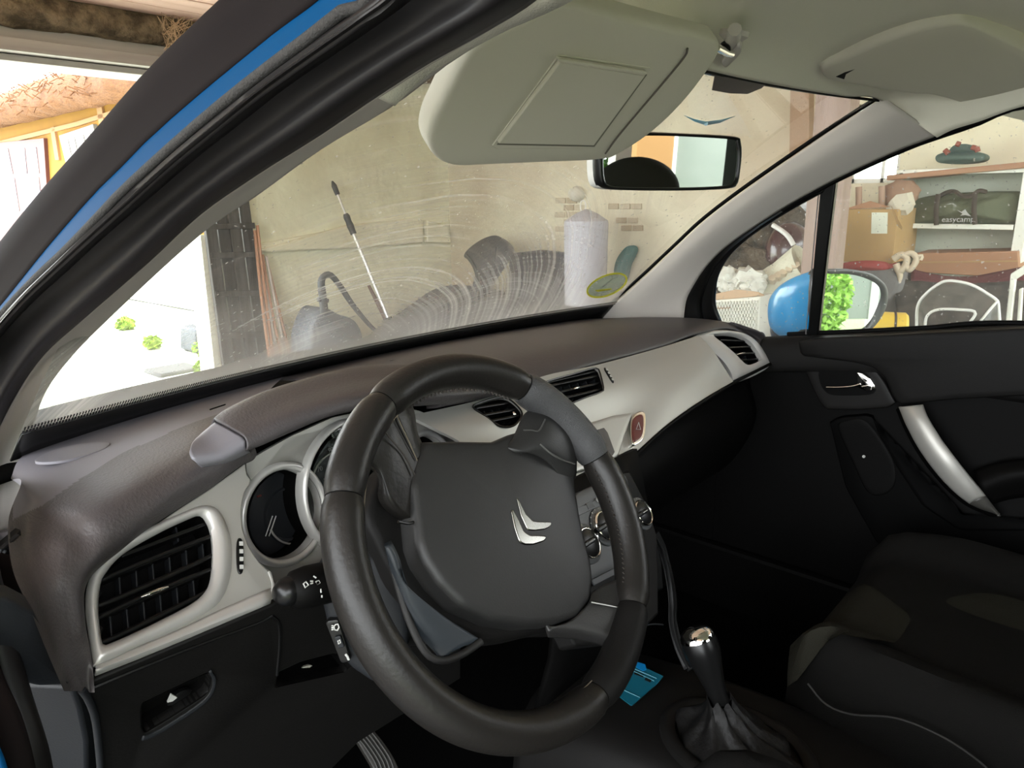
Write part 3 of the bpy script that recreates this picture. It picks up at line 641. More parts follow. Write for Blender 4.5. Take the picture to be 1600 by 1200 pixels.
for k, (px, hgt) in enumerate(((1327, 292), (1364, 291))):  # upper ends of wooden handles, the rest of them unknown
    o = tube('wooden_handle', [cpx(px, hgt)+V((.15, 0, 0)), cpx(px, 325)+V((.15, 0, 0))], .016, mat('light_brown_wood', (.45, .30, .22), .7)); tag(o, ('wooden handle end poking out of the cardboard box, nearest the timber post', 'wooden handle end poking out above the middle of the cardboard box')[k], 'wooden_handle')
rb = blob('brown_cloth', tuple(cpx(1388, 305)+V((.2, 0, 0))), (.06, .085, .07), mat('brown_cloth', (.30, .18, .12), .9), amp=.12); tag(rb, 'brown bundled cloth on top of the open cardboard box', 'cloth')
pt = blob('paper_bag', tuple(cpx(1403, 320)+V((.05, 0, 0))), (.03, .06, .05), mat('crumpled_paper', (.55, .50, .40), .8), amp=.3, smooth=False, sub=2); tag(pt, 'crumpled pale paper between cardboard box and green bag', 'paper')
# red seat / grey crate beneath the box
RED = mat('dusty_red_fabric', (.34, .05, .045), .7); GRY = mat('dusty_grey_cover', (.17, .165, .16), .8, bump=(10, .6, .03))
rd = pad('red_cushion', [cpx(1312, 412, .05), cpx(1345, 407, .05), cpx(1375, 408, .05), cpx(1386, 413, .05), cpx(1386, 422, .05), cpx(1345, 424, .05), cpx(1312, 424, .05)], V((-1, 0, .1)), .3, RED, dome=.01, edge=.02); tag(rd, 'dusty red cushion under the tall cardboard box', 'cushion')
gc = pad('storage_crate', [cpx(1300, 423, .06), cpx(1390, 420, .06), cpx(1408, 432, .06), cpx(1412, 530, .06), cpx(1410, 620, .06), cpx(1300, 620, .06)], V((-1, 0, 0)), .4, GRY, dome=.02, edge=.03, roundc=False); tag(gc, 'grey covered crate below the red cushion', 'crate')
# ice skates / white straps
IVORY = mat('ivory_leather', (.62, .52, .38), .6)
ik = thing('coiled_strap', 'ivory coiled straps hanging between the two cardboard boxes', 'straps', at(1415, 420, x=2.95))
kp = lambda px, py: at(px, py, x=2.95)
tube('strap', [kp(1396, 405), kp(1408, 398), kp(1417, 404), kp(1414, 416), kp(1405, 424), kp(1400, 412)], .016, IVORY, ik, n=24, res=8); tube('strap', [kp(1412, 399), kp(1424, 396), kp(1432, 404), kp(1428, 414), kp(1420, 422), kp(1416, 412)], .014, IVORY, ik, n=24, res=8)
tube('strap', [kp(1402, 418), kp(1406, 430), kp(1404, 447)], [.016, .014, .004], IVORY, ik, n=10, res=8); tube('strap', [kp(1430, 402), kp(1440, 400), kp(1438, 406)], .010, IVORY, ik, n=8, res=6)
lb_ = thing('cardboard_box', 'long low reddish-brown cardboard box under the green bag', 'box', at(1515, 425, x=SX-.05))
prism('box_body', [at(1428, 396, x=SX-.06), at(1590, 393, x=SX-.06), at(1592, 424, x=SX-.06), at(1540, 432, x=SX-.06), at(1430, 425, x=SX-.06)], V((-1, 0, 0)), .3, CARD2, lb_, bev=.003)
prism('seam_tape', [at(1428, 409, x=SX-.063), at(1591, 407, x=SX-.063), at(1591, 409, x=SX-.063), at(1428, 411, x=SX-.063)], V((-1, 0, 0)), .002, CARD, lb_)
mr_ = loft('maroon_blanket', [[at(1424, 419, x=3.12), at(1440, 424, x=3.1), at(1480, 431, x=3.1), at(1520, 431, x=3.1), at(1560, 424, x=3.1), at(1600, 416, x=3.12)], [at(1424, 436, x=3.0), at(1480, 446, x=3.0), at(1540, 446, x=3.0), at(1600, 436, x=3.0)]], mat('maroon_blanket', (.11, .025, .03), .9, bump=(20, .6, .02)), nu=24, nv=5, thick=.03); tag(mr_, 'dark maroon blanket sagging along the long cardboard box', 'blanket')
heap('dark_cover', [[at(1405, 436, x=3.02), at(1480, 442, x=2.98), at(1540, 442, x=2.98), at(1620, 434, x=3.02)], [at(1400, 520, x=2.75), at(1480, 520, x=2.75), at(1540, 520, x=2.75), at(1625, 520, x=2.75)], [at(1400, 620, x=2.75), at(1480, 620, x=2.75), at(1540, 620, x=2.75), at(1625, 620, x=2.75)]], mat('mottled_black_cover', (.035, .032, .03), .8, vary=(16, (.09, .08, .07), .15)), 'mottled black cover hanging below the maroon blanket', 'cover', amp=.02)
# clear plastic hood
ch = thing('clear_plastic_cover', 'crumpled clear plastic rain cover with white piping', 'cover', at(1495, 510, x=2.5))
hp_ = lambda px, py, x=2.5: at(px, py, x=x)
outl = [(1432, 515), (1434, 478), (1448, 458), (1468, 443), (1480, 439), (1497, 440), (1520, 446), (1543, 459), (1558, 470), (1560, 480), (1563, 516)]
PIPE = mat('white_piping', (.72, .72, .70), .4)
tube('piping', [hp_(*q) for q in outl], .006, PIPE, ch, n=50, res=7)
tube('piping', [hp_(1445, 520, 2.42), hp_(1448, 495, 2.42), hp_(1465, 484, 2.42), hp_(1500, 484, 2.42), hp_(1524, 488, 2.42), hp_(1514, 506, 2.42), hp_(1508, 520, 2.42)], .0055, PIPE, ch, n=30, res=7)
tube('piping', [hp_(1558, 471, 2.48), hp_(1540, 492, 2.44), hp_(1518, 520, 2.42)], .005, PIPE, ch, n=12, res=7)
loft('sheet', [[hp_(*q) for q in outl], [hp_(1440, 530, 2.42), hp_(1448, 497, 2.42), hp_(1470, 485, 2.42), hp_(1510, 486, 2.42), hp_(1530, 500, 2.42), hp_(1555, 530, 2.42)]], CLEAR, ch, nu=40, nv=8)
cr_ = bx('storage_crate', 2.02, 2.75, at(1640, 560, x=2.4).y, at(1350, 560, x=2.4).y, 0, at(1495, 548, x=2.45).z, GRY, bev=.02); tag(cr_, 'grey crate under the clear rain cover and yellow drum, mostly below the sill', 'crate')
wf = thing('picture_frame', 'white wooden frame leaning at the right end of the shelving', 'frame', at(1580, 520, x=2.6))
for q in ([(1579, 428), (1588, 430), (1574, 560), (1565, 560)], [(1579, 428), (1620, 402), (1622, 414), (1586, 438)], [(1592, 452), (1598, 450), (1592, 560), (1585, 560)]):
    prism('frame_bar', [at(*p, x=2.6) for p in q], V((-1, 0, 0)), .03, SHW, wf, bev=.004)
YR = mat('yellow_plastic', (.72, .50, .06), .4)
yh = thing('foam_roller', 'yellow plastic drum with a dark band behind the door mirror', 'drum', at(1395, 512, x=2.2))
ya, yb2 = at(1374, 540, x=2.3), at(1404, 512, x=2.0); axd = (yb2-ya).normalized(); 
ctr = at(1394, 514, x=2.2); axd = V((.35, -1, .0)).normalized()
lathe('drum', ctr-axd*.1, axd, [(.005, 0), (.055, .0), (.065, .012), (.065, .14), (.055, .15), (.005, .15)], YR, yh, seg=28); lathe('band', ctr-axd*.0, axd, [(.067, 0), (.067, .008)], STRP, yh, seg=28)
# ---- through the quarter light: basket, towels, helmets, bags
BSK = mat('white_woven_plastic', (.74, .73, .66), .5)
bsx = 2.3; bp = lambda px, py, o=0: at(px, py, x=bsx-o)
bas = thing('laundry_basket', 'white woven-pattern basket with a wooden lid seen through the quarter light', 'basket', bp(1150, 560))
BL, BR = bp(1112, 466), bp(1190, 462)
pA = [bp(1108, 470), bp(1160, 468), bp(1190, 462), bp(1190, 470), bp(1186, 500), bp(1180, 560), bp(1112, 560), bp(1108, 500)]
pad('basket_body', [bp(1095, 470), bp(1188, 463), bp(1181, 570), bp(1100, 570)], V((-1, 0, 0)), .3, BSK, bas, dome=.01, edge=.01, roundc=False)
wv = []
for r_ in range(12):
    for c__ in range(16):
        px = 1118+c__*4.6+(r_ % 2)*2.3; py = 474+r_*5.2-(px-1118)*.04
        if px < 1184-r_*.4: wv.append(box('w', bp(px, py, .013), (bp(px+1.5, py)-bp(px, py)), (0, 0, .006), (.004, 0, 0), None))
join_objs('weave', wv, BSK, bas, 'stuff')
prism('handle_slot', [bp(1110, 479, .013), bp(1141, 478, .013), bp(1141, 483, .013), bp(1110, 485, .013)], V((-1, 0, 0)), .004, TIM, bas, bev=.001, label='light wooden handle strip')
bl = prism('lid', [bp(1098, 463), bp(1150, 452), bp(1186, 456), bp(1187, 462), bp(1150, 466), bp(1098, 470)], V((-1, 0, .3)), .25, mat('pale_wood', (.58, .40, .26), .6), bas, bev=.003, label='pale wooden lid')
for k, (px, py, rx) in enumerate(((1130, 449, .07), (1150, 441, .085), (1158, 452, .06), (1138, 458, .05), (1120, 440, .06))):
    o = blob('rolled_towel', tuple(bp(px, py, .0)+V((.12, 0, 0))), (.07, rx, .055), mat('white_towel', (.72, .72, .66), .9, bump=(60, .6, .005)), amp=.25, seed=k, sub=3)
    tag(o, ('white towel at the left front of the pile on the basket', 'white towel highest in the middle of the pile on the basket', 'white towel at the right end of the pile on the basket', 'small white towel lowest in front of the basket pile', 'white towel farthest left on the basket pile, half behind the window frame')[k], 'towel', 'white towels on the basket lid')
DBAG = mat('mottled_brown_sack', (.026, .021, .016), .85, vary=(9, (.10, .075, .05), .10), bump=(20, 1, .03))
for k, (px, py, rx, rz, x_, lb) in enumerate(((1160, 428, .30, .14, 2.75, 'rumpled dark brown sack just above the white towels'), (1185, 400, .26, .20, 2.9, 'mottled brown bag high behind the quarter light'), (1228, 385, .15, .26, 2.95, 'dark speckled sack beside the maroon helmet'), (1150, 455, .2, .12, 2.8, 'low brown sack directly behind the basket'))):
    c = at(px, py, x=x_); o = blob('sack', tuple(c), (.14, rx, rz), DBAG, amp=.22, seed=k+3, sub=4); tag(o, lb, 'sack')
hm = thing('motorcycle_helmet', 'dark maroon and black helmet with a white rim beside the timber post', 'helmet', at(1235, 400, x=2.8))
hc = at(1231, 395, x=2.75); MRN = mat('maroon_gloss', (.045, .006, .009), .25, coat=.4)
blob('shell', tuple(hc), (.12, .11, .15), MRN, hm, amp=0, sub=4); tube('rim', [at(1208, 352, x=2.66), at(1222, 361, x=2.64), at(1232, 370, x=2.62), at(1240, 383, x=2.62)], .012, PIPE, hm, n=12, res=8)
tube('chin_trim', [at(1220, 405, x=2.6), at(1223, 418, x=2.6), at(1228, 425, x=2.6)], [.006, .012, .014], mat('pale_blue_gloss', (.25, .5, .75), .2), hm, n=8, res=8)
wb = blob('plastic_bag', tuple(at(1235, 345, x=3.0)), (.12, .22, .2), mat('crumpled_white_plastic', (.70, .71, .76), .3, bump=(12, 1, .05)), amp=.3, smooth=False, sub=3, seed=5); tag(wb, 'crumpled white plastic bag above the maroon helmet', 'bag')
kb = blob('black_jacket', tuple(at(1252, 392, x=3.0)), (.12, .09, .2), mat('black_cloth', (.02, .02, .02), .8), amp=.3, seed=8); tag(kb, 'black jacket hanging between helmet and timber post', 'jacket')
cp_ = thing('cream_hose', 'cream ribbed tarpaulin roll sloping behind the blue door mirror', 'roll', at(1220, 450, x=2.6))
tube('roll', [at(1185, 500, x=2.55), at(1205, 458, x=2.55), at(1225, 440, x=2.55), at(1262, 418, x=2.55)], [.13, .11, .10, .12], mat('cream_canvas', (.62, .60, .48), .8, bump=(20, .6, .02)), cp_, n=24, res=16)
for k in range(5): 
    c = at(1209+k*9, 440-k*5, x=2.46); tube('clip', [c, c+V((-.02, 0, .02))], .02, IVORY, cp_, res=6)

# ================================================================ THE CAR
car = thing('car', 'right-hand view into a small blue car parked in the garage, driver door open', 'car', (0, 0, 0))
car['label'] = 'blue small car body with black door seals, beige pillars, roof lining and dusty windscreen'
def Bp(x, z=.96): return V((x, .66-.096*(x/.595)**2, z))
def Hp(x): return V((x, -.04+.06*(1-(x/.514)**2), 1.374))
# windscreen
rows = []
for j in range(11):
    s = j/10; r = []
    for i in range(13):
        u = -1+i/6; a = Bp(u*.62, .945); b = Hp(u*.53)+V((0, -.01, .012)); r.append(a.lerp(b, s)+V((0, .02, .03))*math.sin(PI*s)*1.0)
    rows.append(r)
ws = loft('windscreen', rows, WSG, car, nu=40, nv=24)
def wsp(u, s, off=0): 
    a = Bp(u*.62, .945); b = Hp(u*.53)+V((0, -.01, .012)); return a.lerp(b, s)+V((0, .02, .03))*math.sin(PI*s)+V((0, -.6, -.8))*off
# black ceramic band at the foot of the glass with a dotted fade
FRIT = mat('black_ceramic_frit', (.006, .006, .006), .25)
loft('frit_band', [[wsp(u/10, .0, .004) for u in range(-10, 11)], [wsp(u/10, .055+.02*abs(u/10)**2, .004) for u in range(-10, 11)]], FRIT, car, nu=60, nv=3, thick=.002)
dt = []
for i in range(330):
    u = -1+2*i/329; s = .055+.02*u*u
    for k in range(2):
        w = .0022 if k == 0 else .0013; a = wsp(u, s+.008+.010*k, .0045); 
        dt.append(box('d', a, (w*.55, 0, 0), V((0, -.55, .42)).normalized()*.0035, V((0, -.6, -.8))*.0004, None))
dd_ = join_objs('frit_dots', dt, FRIT, car, 'stuff')
loft('cowl', [[Bp(-.72, .93), Bp(-.4, .93), Bp(0, .93), Bp(.4, .93), Bp(.66, .93)], [p+V((0, .35, -.03)) for p in (Bp(-.72, .93), Bp(-.4, .93), Bp(0, .93), Bp(.4, .93), Bp(.66, .93))]], BLACK, car, nu=24, nv=4, thick=.01)
# bonnet and front wings in front of the screen
loft('bonnet', [[V((x, .99-.12*(x/.7)**2, .83-.06*(x/.75)**4)) for x in (-.74, -.4, 0, .4, .74)], [V((x, 1.35-.12*(x/.7)**2, .72-.05*(x/.75)**4)) for x in (-.74, -.4, 0, .4, .74)], [V((x, 1.62-.2*(x/.7)**2, .52-.05*(x/.75)**4)) for x in (-.72, -.4, 0, .4, .72)]], PAINT, car, nu=24, nv=14, thick=.01)
# A-pillar on the driver's side: layered bands seen from the open door
def xin(z): return -(.595-(z-.96)*.196)
def Lp(px, py, dx): 
    x = -.58
    for _ in range(12):
        p = at(px, py, x=x); x = xin(min(p.z, 1.45))-dx
    return at(px, py, x=x)
inner = [(45, 700), (67, 622), (110, 560), (187, 482), (313, 367), (400, 307), (500, 235), (617, 164), (701, 100), (780, 52), (893, -10)]
bOut = [(-12, 690), (30, 610), (67, 557), (133, 497), (233, 410), (313, 336), (400, 275), (500, 212), (592, 150), (670, 100), (760, 50), (850, -8)]
mid = [((a[0]+b[0])/2, (a[1]+b[1])/2) for a, b in zip(inner, bOut)]
seal1 = [(-60, 620), (-20, 540), (40, 470), (100, 415), (160, 360), (230, 300), (300, 240), (370, 185), (440, 130), (520, 75), (600, 20), (650, -20)]
blueI = [(-90, 620), (-40, 550), (0, 494), (50, 440), (100, 393), (150, 342), (190, 300), (250, 245), (325, 180), (400, 120), (480, 60), (560, -2), (600, -30)]
blueO = [(-110, 610), (-60, 550), (0, 478), (67, 393), (143, 305), (162, 288), (225, 222), (300, 155), (400, 72), (490, 0), (530, -30)]
outM = [(-120, 520), (-60, 460), (0, 384), (20, 358), (70, 297), (140, 218), (225, 120), (290, 55), (352, -4), (390, -40)]
inn3 = [Lp(*p, -.005) for p in inner]; mid3 = [Lp(*p, .012) for p in mid]; bo3 = [Lp(*p, .045) for p in bOut]
bot = [at(-60, 815, x=-.70), at(0, 822, x=-.675), at(16, 805, x=-.665), at(30, 770, x=-.645)]
loft('pillar_trim', [[Lp(30, 860, -.005), Lp(38, 800, -.005), Lp(43, 745, -.005)]+inn3[0:], [Lp(-2, 850, .012), Lp(2, 800, .012), Lp(8, 745, .012)]+mid3, [Lp(-40, 840, .045), Lp(-35, 790, .045), Lp(-25, 740, .045)]+bo3], BEIGEP, car, nu=60, nv=10, thick=.004, label='beige driver side windscreen pillar trim')
s3 = lambda l, dx: [Lp(*p, dx) for p in l]+[V((-.555-dx*1.1, -.42, 1.385+dx*.25)), V((-.56-dx*1.1, -.8, 1.39+dx*.25)), V((-.56-dx*1.1, -1.5, 1.36+dx*.25))]
loft('door_seal', [s3(bOut, .047), s3([(a[0]*.7+b[0]*.3, a[1]*.7+b[1]*.3) for a, b in zip(bOut, seal1)], .066), s3([(a[0]*.35+b[0]*.65, a[1]*.35+b[1]*.65) for a, b in zip(bOut, seal1)], .070), s3(seal1, .080)], RUBBER, car, nu=60, nv=14, thick=.006, label='wide black rubber door seal')
# ridge between flat seal and the tube seal
loft('door_seal', [s3([(a[0]+6, a[1]+8) for a in seal1], .078), s3([(a[0]*.7+b[0]*.3, a[1]*.7+b[1]*.3-4) for a, b in zip(seal1, [blueI[i] for i in range(12)])], .097), s3([(a[0]*.4+b[0]*.6, a[1]*.4+b[1]*.6) for a, b in zip(seal1, [blueI[i] for i in range(12)])], .092), s3([blueI[i] for i in range(12)], .090)], RUBBER, car, nu=60, nv=12, thick=.004, label='glossy rounded outer bulb of the door seal')
tube('seal_edge', s3(blueI, .092), .0028, SEALF, car, n=80, res=8, label='fuzzy grey-brown seal lip')
loft('body_pillar', [s3(blueI, .088), s3([(p[0]-8, p[1]-10) for p in blueO], .086)], PAINT, car, nu=60, nv=10, thick=.004, label='blue painted strip of the windscreen pillar')
loft('pillar_moulding', [s3(blueO, .0875), s3([(a[0]*.6+b[0]*.4, a[1]*.6+b[1]*.4) for a, b in zip(blueO, outM)], .0885), s3([(a[0]*.25+b[0]*.75, a[1]*.25+b[1]*.75) for a, b in zip(blueO, outM)], .090), s3(outM, .086), s3([(p[0]-3, p[1]-3) for p in outM], .074)], PLUM, car, nu=60, nv=14, thick=.004, label='dark outer moulding of the windscreen pillar')
# ---- passenger side pillar trim
def Rx(z): return .595-(z-.96)*.196
def Rp(px, py, dx=0):
    x = .56
    for _ in range(12):
        p = at(px, py, x=x); x = Rx(p.z)+dx
    return at(px, py, x=x)
rO = [(925, 499), (948, 483), (973, 463), (1010, 430), (1058, 385), (1100, 346), (1160, 300), (1250, 237), (1320, 190), (1380, 152)]
rI = [(1068, 500), (1072, 470), (1084, 446), (1105, 415), (1132, 388), (1175, 357), (1222, 327), (1304, 282), (1411, 233), (1464, 213)]
r_o = [Rp(*p, .0) for p in rO]; r_i = [Rp(*p, .055) for p in rI]
rm1 = [Rp(a[0]*.66+b[0]*.34, a[1]*.66+b[1]*.34, .004) for a, b in zip(rO, rI)]; rm2 = [Rp(a[0]*.33+b[0]*.67, a[1]*.33+b[1]*.67, .025) for a, b in zip(rO, rI)]
loft('pillar_trim', [r_o, rm1, rm2, r_i], BEIGEP, car, nu=50, nv=14, thick=.004, label='beige passenger side windscreen pillar trim')
tube('windscreen_seal', [Rp(p[0]-3, p[1]-3, .004) for p in rO], .004, BLACK, car, n=60, res=8)
# ---- roof lining
Lr = [at(617, 166, x=-.56), at(780, 54, x=-.562), at(893, 2, x=-.56), V((-.565, -.5, 1.385)), V((-.56, -1.5, 1.36))]
Rr = [at(1464, 215, x=.56), at(1530, 190, x=.56), at(1600, 166, x=.56), V((.575, -.5, 1.385)), V((.56, -1.5, 1.36))]
def rf(cy, cz, ey, ez_, l, r, h=.514):
    return [l, V((-h, ey, ez_)), V((-.42, ey*.6+cy*.4, (ez_+cz*2)/3)), V((-.22, cy-.006, cz-.001)), V((0, cy, cz)), V((.22, cy-.006, cz-.001)), V((.42, ey*.6+cy*.4, (ez_+cz*2)/3)), V((h, ey, ez_)), r]
row0 = [Lr[0], Hp(-.514), Hp(-.40), Hp(-.2), Hp(0), Hp(.2), Hp(.40), Hp(.514), Rr[0]]
rows = [row0, rf(-.03, 1.402, -.095, 1.378, Lr[0]+V((0, -.02, .01)), Rr[0]+V((0, -.02, .01)), .518), rf(-.14, 1.43, -.17, 1.39, Lr[1], Rr[1], .525), rf(-.27, 1.44, -.27, 1.40, Lr[2], Rr[2], .53), rf(-.6, 1.455, -.6, 1.415, Lr[3], Rr[3], .535), rf(-1.0, 1.45, -1.0, 1.41, V((-.57, -1, 1.38)), V((.57, -1, 1.38)), .53), rf(-1.6, 1.41, -1.6, 1.37, Lr[4], Rr[4], .52)]
loft('roof_lining', rows, BEIGE, car, nu=60, nv=60, thick=.02, vlin=False)
loft('windscreen_header', [[p+V((0, .004, -.001)) for p in row0[1:-1]], [p+V((0, .03, .004)) for p in row0[1:-1]]], BLACK, car, nu=40, nv=3, thick=.004)
# outer roof skin keeps the daylight out
loft('roof_skin', [[p+V((0, .02, .03)) for p in rows[0]]]+[[p+V((0, 0, .04)) for p in r] for r in rows[1:]], PAINT, car, nu=40, nv=30, thick=.004)
# rail seal on the passenger side
tube('rail_seal', [Rp(*p, .06) for p in rI[6:]]+[at(1500, 201, x=.568), at(1550, 183, x=.568), at(1600, 165, x=.568), V((.585, -.5, 1.375)), V((.575, -1.2, 1.36))], .006, BLACK, car, n=60, res=8)
# body shell: sides, floor, rear
SHELL = mat('dark_inner_shell', (.012, .012, .012), .8)
bx('floor_pan', -.72, .74, -1.7, .9, .20, .24, CARPET, car)
bx('firewall', -.72, .74, .86, .90, .24, .90, CARPET, car)
bx('sill', -.80, -.72, -.9, .9, .18, .38, PAINT, car, bev=.01)
bx('rear_side', -.78, -.72, -1.7, -.75, .2, .95, PAINT, car); bx('rear_side', .72, .78, -1.7, -.80, .2, .95, SHELL, car); bx('tailgate', -.72, .74, -1.74, -1.7, .2, 1.0, SHELL, car)
bx('center_pillar', .64, .72, -.88, -.78, .9, 1.40, BLACK, car); bx('center_pillar', -.72, -.64, -.86, -.76, .9, 1.40, BLACK, car)
bx('rear_pillar', .60, .66, -1.7, -1.62, .95, 1.38, BEIGEP, car); bx('rear_pillar', -.70, -.60, -1.7, -1.45, .95, 1.38, BEIGEP, car)
bx('wheelhouse_side', -.76, -.70, .32, .9, .2, .90, BLACK, car)
bx('side_panel', .72, .80, .30, .9, .12, .93, BLACK, car); bx('sill', .70, .80, -.95, .9, .12, .40, BLACK, car, bev=.01)
# lower front corner of the door opening: end cap, kick panel, seal, blue sill
EP = Pl(at(50, 955, x=-.715), at(100, 1065, x=-.70), at(0, 1100, x=-.74))
pad('dash_end_cap', EP.pts([(-40, 930), (12, 936), (54, 957), (68, 985), (92, 1040), (104, 1066), (112, 1071), (60, 1074), (30, 1066), (-40, 1000)]), EP.n, .02, DARKB, car, dome=.003, edge=.004, roundc=False, label='blue-grey end cap of the dashboard')
KP = Pl(at(30, 1075, x=-.715), at(110, 1090, x=-.69), at(40, 1250, x=-.71, ))
prism('kick_panel', KP.pts([(20, 1070), (112, 1075), (125, 1110), (135, 1160), (136, 1240), (60, 1240)]), KP.n, .02, DARKB, car, bev=.003)
tube('door_seal', [at(-30, 900, x=-.735), at(-5, 1000, x=-.735), at(20, 1090, x=-.735), at(48, 1180, x=-.735), at(60, 1240, x=-.735)], .011, RUBBER, car, n=20, res=12, label='lower black door seal')
tube('door_seal', [at(-55, 960, x=-.75), at(-25, 1060, x=-.75), at(5, 1130, x=-.75), at(25, 1200, x=-.75), at(34, 1260, x=-.75)], .010, PLUM, car, n=20, res=12, label='lower outer door seal')
loft('body_pillar', [[at(-100, 1000, x=-.765), at(-45, 1110, x=-.765), at(-6, 1190, x=-.765), at(12, 1260, x=-.765)], [at(-160, 1000, x=-.775), at(-90, 1150, x=-.775), at(-60, 1260, x=-.775), at(-50, 1300, x=-.775)]], PAINT, car, nu=12, nv=4, thick=.004, label='blue painted lower pillar edge')
GP = Pl(at(5, 862, x=-.705), at(30, 835, x=-.69), at(28, 865, x=-.69))
prism('dash_side', [at(*p, x=-.655) for p in [(-60, 838), (28, 830), (70, 960), (60, 1000), (-60, 1000)]], V((-1, 0, 0)), .01, DASH, car)
prism('side_demister', GP.pts([(-8, 862), (32, 828), (34, 842), (26, 866), (8, 866)], .002), GP.n, .004, BLACKG, car)
for k in range(2): slat('demister_rib', GP(2+k*7, 862+k, .005), GP(30, 838+k*9, .005), .003, .003, GP.n, DARKB, car)

# ================================================================ driver's sun visor
vH0, vH1, vF = V((-.36, -.07, 1.37)), V((-.064, -.047, 1.376)), V((-.36, .08, 1.256))
VP = Pl(vH0, vH1, vF)
sv = thing('sun_visor', 'beige driver sun visor folded down with a mirror flap', 'sun visor', vH0)
vis = [(893, 6), (912, 10), (960, 24), (1040, 44), (1110, 60), (1122, 64), (1127, 72), (1125, 84), (1110, 108), (1078, 150), (1040, 190), (1000, 222), (960, 246), (945, 250), (920, 253), (850, 256), (760, 260), (715, 262), (695, 258), (680, 247), (672, 228), (672, 212), (678, 190), (690, 165), (710, 125), (728, 92), (745, 72), (785, 52), (840, 22), (870, 8)]
vo = VP.pts(vis, .009)
body = pad('visor_board', vo, VP.n, .018, VISORM, sv, dome=.0015, edge=.007, nu=140)
# end section beyond the crease
gl = VP.pts([(1074, 76), (1070, 88), (1040, 125), (1000, 172), (965, 214), (946, 240)], .0108)
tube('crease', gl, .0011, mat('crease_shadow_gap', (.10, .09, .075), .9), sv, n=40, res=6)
prism('mirror_flap_recess', VP.pts([(873, 86), (880, 86), (1018, 106), (1016, 112), (932, 232), (924, 233), (776, 233), (769, 228)], .0106), VP.n, .003, VISORM, sv, bev=.001)
prism('flap_gap', VP.pts([(874, 95.5), (1011, 117), (929, 229.5), (776.5, 226.5)], .0112), VP.n, .002, mat('flap_gap', (.16, .15, .12), .9), sv)
fl = prism('mirror_flap', VP.pts([(876, 97), (1009, 118), (928, 228), (779, 225)], .0145), VP.n, .004, VISORM, sv, bev=.0012)
prism('flap_lip', VP.pts([(872, 93), (1012, 114), (1008, 119), (874, 98)], .0165), VP.n, .004, VISORM, fl, bev=.001)
# pivot clip at the header
cl = at(1150, 55, z=1.39); ctp = lambda px, py, z: at(px, py, z=z)
tube('visor_rod', [VP(1120, 74), VP(1135, 82), VP(1143, 84)], .004, CHROME, sv, res=10, label='chrome pivot rod')
ck = thing('visor_clip', 'beige plastic visor clip screwed to the roof lining', 'clip', cl)
lathe('clip_base', at(1148, 48, z=1.395), (0, .2, -1), [(.015, 0), (.015, .005), (.010, .009)], BEIGEP, ck, seg=20)
tube('clip_arm', [at(1148, 46, z=1.392), at(1146, 58, z=1.388), at(1138, 72, z=1.384)], [.007, .008, .007], BEIGEP, ck, n=8, res=10)
pad('clip_hook', [at(*p, z=1.378) for p in [(1128, 98), (1138, 84), (1152, 74), (1158, 76), (1157, 84), (1146, 96), (1134, 106)]], V((0, 0, -1)), .012, BEIGEP, ck, edge=.003, dome=.001)
lathe('clip_socket', at(1133, 74, z=1.38), (-.7, -.3, -.5), [(.006, -.002), (.006, .006), (.003, .006)], BLACKG, ck, seg=14)
# ---- passenger's sun visor, stowed flat
PV = Pl(at(1300, 118, z=1.385), at(1480, 45, z=1.422), at(1600, 150, z=1.372))
pv = thing('sun_visor', 'beige passenger sun visor stowed flat against the roof lining', 'sun visor', PV(1450, 100))
pvp = [(1281, 112), (1284, 106), (1310, 96), (1350, 78), (1395, 60), (1440, 46), (1480, 38), (1500, 36), (1525, 42), (1560, 58), (1610, 82), (1680, 120), (1700, 190), (1600, 190), (1470, 152), (1420, 146), (1375, 140), (1340, 133), (1318, 130), (1300, 127), (1286, 122)]
PV2 = Pl(at(1300, 118, z=1.392), at(1480, 45, z=1.426), at(1460, 145, z=1.378))
pad('visor_board', PV2.pts(pvp, .012), PV2.n, .022, VISORM, pv, dome=.002, edge=.010, nu=140)
prism('pivot_notch', PV2.pts([(1306, 120), (1320, 113), (1336, 108), (1322, 116), (1319, 124)], .0125), PV2.n, .003, BLACK, pv)
# recess lip of the lining behind it (moulded ridge)
tube('lining_ridge', [at(1278, 112, z=1.40), at(1350, 70, z=1.42), at(1420, 45, z=1.43), at(1480, 32, z=1.435), at(1530, 38, z=1.43), at(1610, 76, z=1.42)], .004, BEIGE, car, n=40, res=8)

# ================================================================ interior mirror
mc = at(1047, 253, y=.079); mn = V((-.306, -.935, -.036)).normalized()
MP = Pl(mc, mc, n=mn)
im = thing('rear_view_mirror', 'black-rimmed interior mirror with pale back below the driver sun visor', 'mirror', mc)
mo = [(940, 262), (943, 240), (956, 222), (985, 208), (1030, 207), (1090, 210), (1146, 214), (1157, 222), (1160, 240), (1157, 270), (1153, 288), (1142, 295), (1100, 297), (1040, 297), (980, 296), (950, 293), (941, 284)]
mo = [(935, 256), (937, 215), (945, 207), (1000, 206), (1060, 208), (1146, 213), (1157, 221), (1159, 240), (1156, 268), (1153, 286), (1143, 294), (1100, 297), (1040, 298), (970, 297), (947, 294), (938, 285)]
pad('housing', MP.pts([(p[0]-3, p[1]) for p in mo], -.004), MP.n, .02, mat('pale_grey_plastic', (.55, .54, .52), .5), im, edge=.004, roundc=True, nu=90)
mi = [(943, 256), (944, 221), (951, 213), (1000, 212), (1060, 213), (1143, 218), (1150, 225), (1152, 240), (1150, 268), (1147, 283), (1138, 289), (1100, 292), (1040, 293), (972, 292), (951, 289), (945, 281)]
